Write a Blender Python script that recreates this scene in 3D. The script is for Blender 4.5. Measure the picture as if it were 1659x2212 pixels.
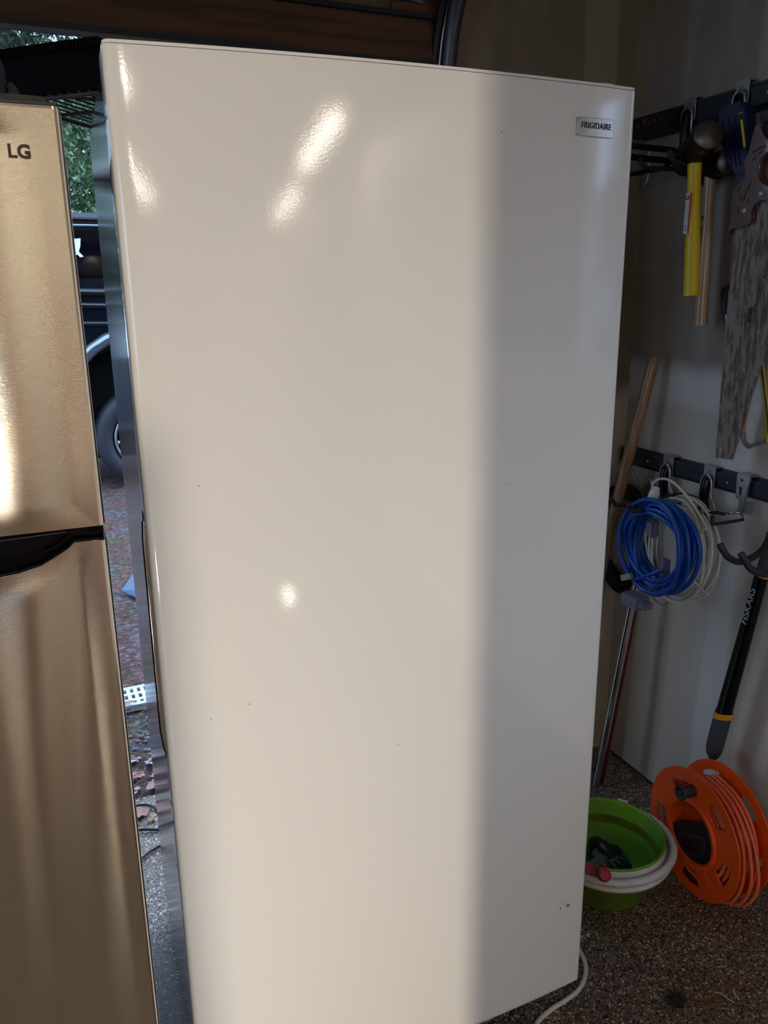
import bpy, bmesh, math, random
from mathutils import Vector, Matrix, noise
R = random.Random(7)
for o in list(bpy.data.objects): bpy.data.objects.remove(o)
SC = bpy.context.scene
COL = SC.collection

# ------------------------------------------------------------------ camera
F_PX, PITCH, ROLL, YAW, HC = 1719.70, 0.26774, -0.01250, 0.39556, 1.5
def cam_axes():
    r = Vector((math.cos(YAW), -math.sin(YAW), 0))
    u = Vector((math.sin(PITCH)*math.sin(YAW), math.sin(PITCH)*math.cos(YAW), math.cos(PITCH)))
    f = Vector((math.cos(PITCH)*math.sin(YAW), math.cos(PITCH)*math.cos(YAW), -math.sin(PITCH)))
    c, s = math.cos(ROLL), math.sin(ROLL)
    return r*c + u*s, u*c - r*s, f
cr, cu, cf = cam_axes()
cd = bpy.data.cameras.new('camera'); cam = bpy.data.objects.new('camera', cd); COL.objects.link(cam)
cam.matrix_world = Matrix(((cr.x, cu.x, -cf.x, 0), (cr.y, cu.y, -cf.y, 0), (cr.z, cu.z, -cf.z, HC), (0, 0, 0, 1)))
cd.sensor_fit = 'VERTICAL'; cd.sensor_height = 36; cd.lens = F_PX/2212*36
cd.clip_start = 0.02; cd.clip_end = 200
SC.camera = cam
# ------------------------------------------------------------------ sky, exposure
w = bpy.data.worlds.new('sky'); SC.world = w; w.use_nodes = True
wn = w.node_tree.nodes; wl = w.node_tree.links
bg = wn['Background']
tcw = wn.new('ShaderNodeTexCoord'); sep = wn.new('ShaderNodeSeparateXYZ'); rmp = wn.new('ShaderNodeValToRGB')
wl.new(tcw.outputs['Generated'], sep.inputs[0]); wl.new(sep.outputs['Z'], rmp.inputs[0])
rmp.color_ramp.elements[0].color = (.30, .42, .62, 1); rmp.color_ramp.elements[0].position = 0.0
rmp.color_ramp.elements[1].color = (.52, .70, 1.0, 1); rmp.color_ramp.elements[1].position = 0.5
wl.new(rmp.outputs[0], bg.inputs['Color']); bg.inputs['Strength'].default_value = 3.4
SC.view_settings.view_transform = 'Standard'; SC.view_settings.look = 'None'
SC.view_settings.gamma = 1; SC.view_settings.exposure = 0.45
try: SC.view_settings.use_curve_mapping = False
except Exception: pass
LAMP_STRENGTH = 13.0      # ceiling shop lights
WORK_STRENGTH = 10500.0    # small work light standing on the floor behind the camera

# ------------------------------------------------------------------ materials
MATS = {}
def mat(name, col=(.5, .5, .5), rough=.5, metal=0., spec=.5, noise_scale=None, col2=None, fac=(.4, .6), bump=0., bump_scale=None,
        coat=0., alpha=None, stretch=(1, 1, 1), emit=None, aniso=0., trans=0., detail=4, bump_dist=.002):
    if name in MATS: return MATS[name]
    m = bpy.data.materials.new(name); m.use_nodes = True; MATS[name] = m
    nt = m.node_tree; b = nt.nodes['Principled BSDF']
    b.inputs['Base Color'].default_value = (*col, 1); b.inputs['Roughness'].default_value = rough
    b.inputs['Metallic'].default_value = metal; b.inputs['Specular IOR Level'].default_value = spec
    b.inputs['Coat Weight'].default_value = coat; b.inputs['Coat Roughness'].default_value = .05
    b.inputs['Anisotropic'].default_value = aniso; b.inputs['Transmission Weight'].default_value = trans
    if alpha is not None: b.inputs['Alpha'].default_value = alpha
    if emit: b.inputs['Emission Color'].default_value = (*emit[0], 1); b.inputs['Emission Strength'].default_value = emit[1]
    tc = nt.nodes.new('ShaderNodeTexCoord'); mp = nt.nodes.new('ShaderNodeMapping'); mp.inputs['Scale'].default_value = stretch
    nt.links.new(tc.outputs['Object'], mp.inputs[0])
    if noise_scale:
        n = nt.nodes.new('ShaderNodeTexNoise'); n.inputs['Scale'].default_value = noise_scale; n.inputs['Detail'].default_value = detail
        r = nt.nodes.new('ShaderNodeValToRGB'); nt.links.new(mp.outputs[0], n.inputs[0]); nt.links.new(n.outputs[0], r.inputs[0])
        r.color_ramp.elements[0].position, r.color_ramp.elements[1].position = fac
        r.color_ramp.elements[0].color = (*col, 1); r.color_ramp.elements[1].color = (*(col2 or col), 1)
        nt.links.new(r.outputs[0], b.inputs['Base Color'])
    if bump:
        n = nt.nodes.new('ShaderNodeTexNoise'); n.inputs['Scale'].default_value = bump_scale or 50; n.inputs['Detail'].default_value = 3
        bp = nt.nodes.new('ShaderNodeBump'); bp.inputs['Strength'].default_value = bump; bp.inputs['Distance'].default_value = bump_dist
        nt.links.new(mp.outputs[0], n.inputs[0]); nt.links.new(n.outputs[0], bp.inputs['Height']); nt.links.new(bp.outputs[0], b.inputs['Normal'])
    return m
M_white = mat('white enamel', (.79, .785, .74), .07, spec=.8, bump=.10, bump_scale=330, bump_dist=.00035)
M_whitep = mat('white plastic', (.78, .77, .74), .35)
M_gasket = mat('gasket grey', (.42, .40, .37), .5)
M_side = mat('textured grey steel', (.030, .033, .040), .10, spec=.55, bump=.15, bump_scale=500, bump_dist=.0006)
M_steel = mat('brushed stainless', (.86, .79, .65), .24, 1., bump=.45, bump_scale=260, stretch=(1, 1, 6), aniso=.5, bump_dist=.0004)
M_steel2 = mat('polished steel edge', (.75, .70, .62), .15, 1.)
M_blackg = mat('black gloss plastic', (.004, .004, .005), .16, spec=.35)
M_black = mat('black plastic', (.005, .005, .006), .45)
M_rubber = mat('black rubber', (.018, .019, .022), .55)
M_charcoal = mat('charcoal rubber', (.05, .052, .055), .6)
M_rail = mat('black rail', (.010, .014, .022), .45)
M_zinc = mat('zinc steel', (.45, .45, .46), .35, .9)
M_chrome = mat('chrome', (.6, .62, .65), .16, 1.)
M_yellow = mat('yellow fibreglass', (.80, .58, .01), .4)
M_ash = mat('varnished ash', (.50, .31, .17), .35, noise_scale=6, col2=(.38, .22, .11), stretch=(14, 14, 1), coat=.4)
M_oldwood = mat('worn wood handle', (.42, .25, .13), .35, noise_scale=5, col2=(.24, .135, .07), stretch=(16, 16, 1.5), fac=(.35, .65), coat=.5)
M_iron = mat('rusty forged iron', (.018, .014, .012), .5, .6, noise_scale=30, col2=(.05, .025, .014), bump=.4, bump_scale=60)
M_face = mat('worn steel face', (.16, .14, .13), .4, .8)
M_blue = mat('blue cord', (.002, .065, .36), .35)
M_bluetool = mat('navy blue casting', (.003, .010, .040), .4)
M_cordw = mat('white cord', (.62, .58, .50), .4)
M_cordb = mat('black cord', (.010, .010, .012), .4)
M_clear = mat('smoky clear plastic', (.20, .20, .30), .2, alpha=.75)
M_orange = mat('orange plastic', (.80, .078, .004), .42)
M_orangecord = mat('orange cord', (.80, .13, .045), .45)
M_orangetrim = mat('amber trim', (.80, .30, .01), .5)
M_green = mat('green rubber', (.13, .34, .010), .5, noise_scale=8, col2=(.075, .22, .006), fac=(.35, .7))
M_greend = mat('dirty green rubber', (.12, .19, .008), .55, noise_scale=14, col2=(.08, .12, .008), fac=(.35, .65))
M_ring = mat('grimy white plastic', (.62, .61, .59), .4, noise_scale=30, col2=(.44, .41, .38), fac=(.52, .75), stretch=(1, 1, 3))
M_red = mat('raspberry rubber', (.45, .035, .06), .5)
M_dkred = mat('dark red paint', (.13, .012, .010), .35)
M_grey = mat('grey print', (.42, .45, .52), .5)
M_ink = mat('black print', (.02, .02, .03), .5)
M_rust = mat('rust spot', (.28, .16, .06), .8)
M_wood = mat('stained redwood', (.055, .018, .008), .5, noise_scale=4, col2=(.11, .038, .014), stretch=(1, 8, 12))
M_panel = mat('hardboard panel', (.20, .115, .055), .7, noise_scale=3, col2=(.15, .085, .045))
M_galv = mat('galvanised track', (.12, .125, .14), .4, .8)
M_galv2 = mat('galvanised plate', (.20, .23, .28), .5, .6, noise_scale=20, col2=(.14, .15, .18))
M_ceil = mat('ceiling drywall', (.62, .55, .45), .9)
M_cream = mat('cream wall', (.78, .70, .58), .9)
M_lamp = mat('lamp diffuser', (.9, .9, .9), .5, emit=((1.0, .88, .72), LAMP_STRENGTH))
M_lampw = mat('white lamp housing', (.7, .7, .7), .5)
M_car = mat('dark blue car paint', (.003, .005, .009), .10, spec=.6)
M_carroof = mat('car roof lip', (.10, .12, .14), .12, coat=1.)
M_glassd = mat('tinted glass', (.002, .002, .004), .06, spec=.25)
M_flare = mat('silver flare', (.20, .24, .30), .12, .8)
M_tyre = mat('tyre', (.016, .018, .026), .6)
M_rim = mat('alloy', (.33, .34, .37), .3, .8)
M_sticker = mat('white decal', (.7, .75, .8), .6)
M_bark = mat('bark', (.10, .075, .06), .9, noise_scale=20, col2=(.05, .04, .03))
M_mesh = None

def flake_floor():
    m = bpy.data.materials.new('epoxy flake floor'); m.use_nodes = True; nt = m.node_tree; b = nt.nodes['Principled BSDF']
    tc = nt.nodes.new('ShaderNodeTexCoord'); b.inputs['Roughness'].default_value = .42
    def vor(scale, th, inv=False):
        v = nt.nodes.new('ShaderNodeTexVoronoi'); v.inputs['Scale'].default_value = scale; nt.links.new(tc.outputs['Object'], v.inputs[0])
        s = nt.nodes.new('ShaderNodeSeparateColor'); nt.links.new(v.outputs['Color'], s.inputs[0]); return s
    s1 = vor(270, 0); s2 = vor(360, 0)
    r1 = nt.nodes.new('ShaderNodeValToRGB'); cr_ = r1.color_ramp; cr_.interpolation = 'CONSTANT'
    cr_.elements[0].color = (.012, .009, .008, 1); cr_.elements[0].position = 0
    cr_.elements[1].color = (.135, .094, .064, 1); cr_.elements[1].position = .20
    for p_, c_ in ((.40, (.195, .138, .098)), (.66, (.29, .215, .16)), (.86, (.07, .05, .038)), (.945, (.75, .66, .54))):
        e = cr_.elements.new(p_); e.color = (*c_, 1)
    nt.links.new(s1.outputs[0], r1.inputs[0])
    n = nt.nodes.new('ShaderNodeTexNoise'); n.inputs['Scale'].default_value = 2.2; n.inputs['Detail'].default_value = 6
    nt.links.new(tc.outputs['Object'], n.inputs[0])
    r2 = nt.nodes.new('ShaderNodeValToRGB'); r2.color_ramp.elements[0].position = .35; r2.color_ramp.elements[0].color = (.80, .74, .68, 1)
    r2.color_ramp.elements[1].position = .6; r2.color_ramp.elements[1].color = (1, 1, 1, 1); nt.links.new(n.outputs[0], r2.inputs[0])
    mx = nt.nodes.new('ShaderNodeMix'); mx.data_type = 'RGBA'; mx.blend_type = 'MULTIPLY'; mx.inputs[0].default_value = 1
    nt.links.new(r1.outputs[0], mx.inputs[6]); nt.links.new(r2.outputs[0], mx.inputs[7]); nt.links.new(mx.outputs[2], b.inputs['Base Color'])
    bp = nt.nodes.new('ShaderNodeBump'); bp.inputs['Strength'].default_value = .5; bp.inputs['Distance'].default_value = .002
    nt.links.new(s2.outputs[1], bp.inputs['Height']); nt.links.new(bp.outputs[0], b.inputs['Normal'])
    return m
M_floor = flake_floor()

def drywall(name, bands, base=(.50, .44, .35), mud=(.62, .585, .53), upper=None, zj=1.22):
    """bare taped drywall; bands = list of (axis, centre, half width, softness) of joint compound"""
    m = bpy.data.materials.new(name); m.use_nodes = True; nt = m.node_tree; b = nt.nodes['Principled BSDF']
    b.inputs['Roughness'].default_value = .62
    g = nt.nodes.new('ShaderNodeNewGeometry'); sp = nt.nodes.new('ShaderNodeSeparateXYZ'); nt.links.new(g.outputs['Position'], sp.inputs[0])
    n = nt.nodes.new('ShaderNodeTexNoise'); n.inputs['Scale'].default_value = 3.4; n.inputs['Detail'].default_value = 3
    mp = nt.nodes.new('ShaderNodeMapping'); mp.inputs['Scale'].default_value = (2.2, 2.2, .6); nt.links.new(g.outputs['Position'], mp.inputs[0]); nt.links.new(mp.outputs[0], n.inputs[0])
    r = nt.nodes.new('ShaderNodeValToRGB'); r.color_ramp.elements[0].position = .50; r.color_ramp.elements[1].position = .66
    r.color_ramp.elements[0].color = (0, 0, 0, 1); r.color_ramp.elements[1].color = (.8, .8, .8, 1); nt.links.new(n.outputs[0], r.inputs[0])
    acc = r.outputs[0]
    def math_(op, a, b_=None, c_=None):
        k = nt.nodes.new('ShaderNodeMath'); k.operation = op
        for i, v in enumerate((a, b_, c_)):
            if v is None: continue
            if isinstance(v, (int, float)): k.inputs[i].default_value = v
            else: nt.links.new(v, k.inputs[i])
        return k.outputs[0]
    wob = math_('MULTIPLY', math_('SUBTRACT', n.outputs[0], .5), .06)
    for ax, c_, hw, soft in bands:
        d = math_('ABSOLUTE', math_('SUBTRACT', math_('ADD', sp.outputs[ax], wob), c_))
        k = nt.nodes.new('ShaderNodeMapRange'); k.inputs[1].default_value = hw-soft; k.inputs[2].default_value = hw+soft
        k.inputs[3].default_value = 1; k.inputs[4].default_value = 0; nt.links.new(d, k.inputs[0])
        acc = math_('MAXIMUM', acc, k.outputs[0])
    mx = nt.nodes.new('ShaderNodeMix'); mx.data_type = 'RGBA'; mx.inputs[6].default_value = (*base, 1); mx.inputs[7].default_value = (*mud, 1)
    if upper:   # upper wall shade put into the colour: darker tones above this height
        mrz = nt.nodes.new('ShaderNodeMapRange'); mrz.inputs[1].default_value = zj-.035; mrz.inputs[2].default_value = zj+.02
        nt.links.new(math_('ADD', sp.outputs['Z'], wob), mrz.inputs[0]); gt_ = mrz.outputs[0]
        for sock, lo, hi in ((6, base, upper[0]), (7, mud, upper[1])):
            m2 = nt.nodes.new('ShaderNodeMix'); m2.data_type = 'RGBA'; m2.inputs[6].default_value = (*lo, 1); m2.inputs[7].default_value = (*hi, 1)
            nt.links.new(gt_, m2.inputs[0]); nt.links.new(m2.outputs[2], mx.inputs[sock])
    nt.links.new(acc, mx.inputs[0]); nt.links.new(mx.outputs[2], b.inputs['Base Color'])
    n2 = nt.nodes.new('ShaderNodeTexNoise'); n2.inputs['Scale'].default_value = 60; nt.links.new(g.outputs['Position'], n2.inputs[0])
    bp = nt.nodes.new('ShaderNodeBump'); bp.inputs['Strength'].default_value = .15; bp.inputs['Distance'].default_value = .003
    nt.links.new(n2.outputs[0], bp.inputs['Height']); nt.links.new(bp.outputs[0], b.inputs['Normal'])
    return m
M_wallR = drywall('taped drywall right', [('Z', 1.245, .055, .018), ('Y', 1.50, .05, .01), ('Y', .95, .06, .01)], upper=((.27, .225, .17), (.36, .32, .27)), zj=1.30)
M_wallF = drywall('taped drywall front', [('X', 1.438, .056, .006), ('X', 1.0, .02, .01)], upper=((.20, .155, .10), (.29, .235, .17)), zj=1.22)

def blade_mat():
    m = bpy.data.materials.new('rust streaked blade'); m.use_nodes = True; nt = m.node_tree; b = nt.nodes['Principled BSDF']
    tc = nt.nodes.new('ShaderNodeTexCoord'); mp = nt.nodes.new('ShaderNodeMapping'); mp.inputs['Scale'].default_value = (1, 5, 1); mp.inputs['Rotation'].default_value = (-.22, 0, 0)
    nt.links.new(tc.outputs['Object'], mp.inputs[0])
    n = nt.nodes.new('ShaderNodeTexNoise'); n.inputs['Scale'].default_value = 22; n.inputs['Detail'].default_value = 6; n.inputs['Roughness'].default_value = .65
    nt.links.new(mp.outputs[0], n.inputs[0]); r = nt.nodes.new('ShaderNodeValToRGB'); nt.links.new(n.outputs[0], r.inputs[0])
    r.color_ramp.elements[0].position = .34; r.color_ramp.elements[0].color = (.09, .06, .045, 1)
    r.color_ramp.elements[1].position = .56; r.color_ramp.elements[1].color = (.28, .225, .18, 1)
    e = r.color_ramp.elements.new(.44); e.color = (.15, .095, .065, 1)
    nt.links.new(r.outputs[0], b.inputs['Base Color']); b.inputs['Metallic'].default_value = .45; b.inputs['Roughness'].default_value = .55
    return m
M_blade = blade_mat()
M_sawwood = mat('varnished brown saw handle', (.10, .040, .020), .28, coat=1., bump=.3, bump_scale=90, bump_dist=.001)

def ground_mat():
    m = bpy.data.materials.new('leaf littered ground'); m.use_nodes = True; nt = m.node_tree; b = nt.nodes['Principled BSDF']
    b.inputs['Roughness'].default_value = .85; tc = nt.nodes.new('ShaderNodeTexCoord')
    def ramp(src, els):
        r = nt.nodes.new('ShaderNodeValToRGB'); nt.links.new(src, r.inputs[0])
        r.color_ramp.elements[0].position, r.color_ramp.elements[0].color = els[0][0], (*els[0][1], 1)
        r.color_ramp.elements[1].position, r.color_ramp.elements[1].color = els[-1][0], (*els[-1][1], 1)
        for p_, c_ in els[1:-1]:
            e = r.color_ramp.elements.new(p_); e.color = (*c_, 1)
        return r.outputs[0]
    n = nt.nodes.new('ShaderNodeTexNoise'); n.inputs['Scale'].default_value = 45; n.inputs['Detail'].default_value = 8; nt.links.new(tc.outputs['Object'], n.inputs[0])
    a = ramp(n.outputs[0], [(.3, (.015, .013, .014)), (.5, (.065, .058, .062)), (.7, (.16, .145, .16))])
    n2 = nt.nodes.new('ShaderNodeTexNoise'); n2.inputs['Scale'].default_value = 3.0; n2.inputs['Detail'].default_value = 5; nt.links.new(tc.outputs['Object'], n2.inputs[0])
    bb = ramp(n2.outputs[0], [(.42, (1, .95, .95)), (.52, (1.3, .68, .55)), (.58, (.75, .95, .40)), (.66, (1.0, 1.05, 1.2))])
    mx = nt.nodes.new('ShaderNodeMix'); mx.data_type = 'RGBA'; mx.blend_type = 'MULTIPLY'; mx.inputs[0].default_value = 1
    nt.links.new(a, mx.inputs[6]); nt.links.new(bb, mx.inputs[7]); nt.links.new(mx.outputs[2], b.inputs['Base Color'])
    bp = nt.nodes.new('ShaderNodeBump'); bp.inputs['Strength'].default_value = 1; bp.inputs['Distance'].default_value = .01
    nt.links.new(n.outputs[0], bp.inputs['Height']); nt.links.new(bp.outputs[0], b.inputs['Normal'])
    return m
M_ground = ground_mat()
def screen_mat():
    m = bpy.data.materials.new('insect screen'); m.use_nodes = True; nt = m.node_tree; b = nt.nodes['Principled BSDF']
    b.inputs['Base Color'].default_value = (.03, .03, .035, 1); b.inputs['Roughness'].default_value = .8
    tc = nt.nodes.new('ShaderNodeTexCoord'); wv = nt.nodes.new('ShaderNodeTexWave'); wv.inputs['Scale'].default_value = 130; wv.bands_direction = 'X'
    nt.links.new(tc.outputs['Object'], wv.inputs[0]); mr = nt.nodes.new('ShaderNodeMapRange'); mr.inputs[3].default_value = .2; mr.inputs[4].default_value = .5
    nt.links.new(wv.outputs['Fac'], mr.inputs[0]); nt.links.new(mr.outputs[0], b.inputs['Alpha'])
    return m
M_screen = screen_mat()
def leaf_mat(name, a, b_):
    m = mat(name, a, .55, noise_scale=3.5, col2=b_, fac=(.35, .65))
    m.node_tree.nodes['Principled BSDF'].inputs['Subsurface Weight'].default_value = 0
    return m
M_leafs = [leaf_mat('leaf dark', (.020, .045, .026), (.065, .12, .05)), leaf_mat('leaf mid', (.030, .07, .03), (.12, .20, .08)), leaf_mat('leaf light', (.09, .17, .05), (.30, .38, .17))]

# ------------------------------------------------------------------ mesh helpers
class MB:
    def __init__(s): s.v = []; s.f = []; s.sm = []
    def add(s, v, f, smooth=False):
        k = len(s.v); s.v += [tuple(p) for p in v]; s.f += [[i+k for i in q] for q in f]; s.sm += [smooth]*len(f); return s
    def box(s, a, b, M=None):
        (x0, y0, z0), (x1, y1, z1) = a, b
        v = [Vector(p) for p in ((x0,y0,z0),(x1,y0,z0),(x1,y1,z0),(x0,y1,z0),(x0,y0,z1),(x1,y0,z1),(x1,y1,z1),(x0,y1,z1))]
        if M: v = [M @ p for p in v]
        return s.add(v, [[3,2,1,0],[4,5,6,7],[0,1,5,4],[1,2,6,5],[2,3,7,6],[3,0,4,7]])
    def prism(s, poly, h0, h1, M=None, ax='z'):
        n = len(poly)
        def P(a, b, h):
            p = {'z': (a, b, h), 'x': (h, a, b), 'y': (a, h, b)}[ax]
            return (M @ Vector(p)) if M else Vector(p)
        v = [P(a, b, h0) for a, b in poly] + [P(a, b, h1) for a, b in poly]
        return s.add(v, [list(range(n))[::-1], list(range(n, 2*n))] + [[i, (i+1) % n, (i+1) % n+n, i+n] for i in range(n)])
    def tube(s, pts, r, n=8, closed=False, caps=True, flat=1.):
        pts = [Vector(p) for p in pts]; N = len(pts); rs = r if isinstance(r, (list, tuple)) else [r]*N
        up = None; rings = []
        for i, p in enumerate(pts):
            if closed: t = (pts[(i+1) % N]-pts[i-1])
            else: t = pts[min(i+1, N-1)]-pts[max(i-1, 0)]
            if t.length < 1e-9: t = Vector((0, 0, 1))
            t.normalize()
            if up is None:
                up = Vector((1, 0, 0)) if abs(t.x) < .9 else Vector((0, 0, 1))
            up = (up-t*up.dot(t))
            if up.length < 1e-6: up = t.orthogonal()
            up.normalize(); q = t.cross(up)
            rings.append([p+(up*math.cos(a)*flat+q*math.sin(a))*rs[i] for a in [2*math.pi*k/n for k in range(n)]])
        v = [p for g in rings for p in g]; f = []
        for i in range(N if closed else N-1):
            j = (i+1) % N
            for k in range(n): f.append([i*n+k, i*n+(k+1) % n, j*n+(k+1) % n, j*n+k])
        s.add(v, f, True)
        if caps and not closed:
            for g in (rings[0][::-1], rings[-1]): s.add(g, [list(range(n))])
        return s
    def lathe(s, prof, n=32, M=None, cap=True):
        """prof = [(r, z)], around +z"""
        v = []; f = []
        for r, z in prof:
            for k in range(n):
                a = 2*math.pi*k/n; p = Vector((r*math.cos(a), r*math.sin(a), z)); v.append(M @ p if M else p)
        for i in range(len(prof)-1):
            for k in range(n): f.append([i*n+k, i*n+(k+1) % n, (i+1)*n+(k+1) % n, (i+1)*n+k])
        s.add(v, f, True)
        if cap:
            if prof[0][0] > 1e-5: s.add(v[:n], [list(range(n))[::-1]])
            if prof[-1][0] > 1e-5: s.add(v[-n:], [list(range(n))])
        return s
    def build(s, name, m, parent=None, bevel=0., stuff=False):
        me = bpy.data.meshes.new(name); me.from_pydata(s.v, [], s.f); me.materials.append(m)
        for p, k in zip(me.polygons, s.sm): p.use_smooth = k
        o = bpy.data.objects.new(name, me); COL.objects.link(o)
        if bevel:
            bm = bmesh.new(); bm.from_mesh(me)
            bmesh.ops.bevel(bm, geom=bm.edges[:], offset=bevel, segments=2, affect='EDGES', clamp_overlap=True); bm.to_mesh(me); bm.free()
        if parent is not None: fasten(o, parent)
        if stuff: o['kind'] = 'stuff'
        me.update(); return o
def fasten(o, parent):
    o.parent = parent; bpy.context.view_layer.update() if False else None
    o.matrix_parent_inverse = world_of(parent).inverted()
def world_of(o):
    m = Matrix.LocRotScale(o.location, o.rotation_euler, o.scale)
    return world_of(o.parent) @ o.matrix_parent_inverse @ m if o.parent else m
def thing(name, label, cat, loc=(0, 0, 0), group=None):
    o = bpy.data.objects.new(name, None); COL.objects.link(o); o.location = loc; o.empty_display_size = .05
    return tag(o, label, cat, group)
def tag(o, label, cat, group=None):
    o['label'] = label; o['category'] = cat
    if group: o['group'] = group
    return o
def struct(o): o['kind'] = 'structure'; return o
def curve_plate(name, outline, holes, thick, M, m, parent=None, bevel=0.):
    """flat plate with holes, cut from 2D outlines, thickness along local z"""
    cu_ = bpy.data.curves.new('c', 'CURVE'); cu_.dimensions = '2D'; cu_.fill_mode = 'BOTH'; cu_.extrude = thick/2; cu_.bevel_depth = bevel; cu_.bevel_resolution = 2
    for pts in [outline]+holes:
        sp = cu_.splines.new('POLY'); sp.points.add(len(pts)-1); sp.use_cyclic_u = True
        for i, (a, b) in enumerate(pts): sp.points[i].co = (a, b, 0, 1)
    return curve_to_mesh(cu_, name, M, m, parent)
def curve_to_mesh(cu_, name, M, m, parent):
    t = bpy.data.objects.new('t', cu_); COL.objects.link(t); dg = bpy.context.evaluated_depsgraph_get(); dg.update()
    me = bpy.data.meshes.new_from_object(t.evaluated_get(dg)); bpy.data.objects.remove(t)
    me.transform(M); me.materials.clear(); me.materials.append(m); me.name = name
    o = bpy.data.objects.new(name, me); COL.objects.link(o)
    if parent is not None: fasten(o, parent)
    return o
def text(body, size, M, m, parent, name='lettering', thick=.0004, xs=1., weight=0., spacing=1.):
    cu_ = bpy.data.curves.new('f', 'FONT'); cu_.body = body; cu_.size = size; cu_.extrude = thick; cu_.offset = weight
    cu_.align_x = 'CENTER'; cu_.align_y = 'CENTER'; cu_.space_character = spacing
    return curve_to_mesh(cu_, name, M @ Matrix.Diagonal((xs, 1, 1, 1)), m, parent)
def frame(o, x, y, z=None):
    x = Vector(x).normalized(); y = Vector(y); y = (y-x*y.dot(x)).normalized(); z = x.cross(y)
    return Matrix(((x.x, y.x, z.x, o[0]), (x.y, y.y, z.y, o[1]), (x.z, y.z, z.z, o[2]), (0, 0, 0, 1)))
def smooth_path(pts, k=6, closed=False):
    P = [Vector(p) for p in pts]; out = []; N = len(P)
    for i in range(N if closed else N-1):
        p0, p1, p2, p3 = (P[(i-1) % N], P[i], P[(i+1) % N], P[(i+2) % N]) if closed else (P[max(i-1, 0)], P[i], P[i+1], P[min(i+2, N-1)])
        for j in range(k):
            t = j/k
            out.append(.5*((2*p1)+(p2-p0)*t+(2*p0-5*p1+4*p2-p3)*t*t+(3*p1-p0-3*p2+p3)*t**3))
    if not closed: out.append(P[-1])
    return out
def rrect(x0, y0, x1, y1, r, k=5):
    out = []
    for cx, cy, a0 in ((x1-r, y0+r, -90), (x1-r, y1-r, 0), (x0+r, y1-r, 90), (x0+r, y0+r, 180)):
        for i in range(k+1):
            a = math.radians(a0+90*i/k); out.append((cx+r*math.cos(a), cy+r*math.sin(a)))
    return out

XW, YF = 1.6065, 1.93
# ------------------------------------------------------------------ room shell
fl = struct(MB().box((-3.2, -9.0, -.12), (XW+.05, 2.28, 0)).build('floor', M_floor))
ce = struct(MB().box((-3.2, -9.0, 2.75), (XW+.1, 2.05, 2.85)).build('ceiling', M_ceil))
# right wall with a window behind the photographer's shoulder
WY0, WY1, WZ0, WZ1 = .10, .80, 1.25, 2.06
wr = MB()
wr.box((XW, -9.0, 0.012), (XW+.12, WY0, 2.75)); wr.box((XW, WY1, 0.012), (XW+.12, 2.05, 2.75))
wr.box((XW, WY0, 0.012), (XW+.12, WY1, WZ0)); wr.box((XW, WY0, WZ1), (XW+.12, WY1, 2.75))
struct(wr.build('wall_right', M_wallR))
wi = struct(bpy.data.objects.new('window_1', None)); COL.objects.link(wi); wi.location = (XW, WY0, WZ0)
fr = MB()
for y0, y1, z0, z1 in ((WY0, WY0+.04, WZ0, WZ1), (WY1-.04, WY1, WZ0, WZ1), (WY0, WY1, WZ0, WZ0+.04), (WY0, WY1, WZ1-.04, WZ1)):
    fr.box((XW+.03, y0, z0), (XW+.08, y1, z1))
fr.build('window_frame', M_whitep, wi)
gl = mat('window glass', (.9, .95, 1), .0, trans=1.); gl.node_tree.nodes['Principled BSDF'].inputs['IOR'].default_value = 1.0
MB().box((XW+.05, WY0+.04, WZ0+.04), (XW+.054, WY1-.04, WZ1-.04)).build('pane', gl, wi)
JX, JX0, HZ = 1.0, -2.7, 2.18
wf = MB(); wf.box((JX, YF, .012), (XW, YF+.12, 2.75)); wf.box((JX0, YF, HZ), (JX, YF+.12, 2.75)); wf.box((-3.2, YF, 0), (JX0, YF+.12, 2.75))
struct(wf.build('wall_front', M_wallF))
wlf = MB(); wlf.box((-3.3, -9.0, 0), (-3.2, -5.2, 2.75)); wlf.box((-3.3, -.6, 0), (-3.2, 2.05, 2.75)); wlf.box((-3.3, -5.2, 2.35), (-3.2, -.6, 2.75))
struct(wlf.build('wall_left', M_cream))
struct(MB().box((-16, -12, -.2), (-3.31, 2.2, -.02)).build('side_yard_left', M_ground))
struct(MB().box((-3.3, -9.1, 0), (XW+.12, -9.0, 2.75)).build('wall_back', M_cream))
# bottom plate shadow gap and torn drywall edge
struct(MB().box((XW+.004, .7, 0), (XW+.02, YF, .013)).build('trim_1', mat('dark sill plate', (.05, .03, .015), .8)))
jb = struct(MB().box((JX-.03, YF-.012, 0), (JX, YF+.14, HZ)).build('trim_2', M_panel))
struct(MB().box((JX-.035, YF+.14, 0), (JX+.1, YF+.17, HZ)).build('trim_3', M_wood))

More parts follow.
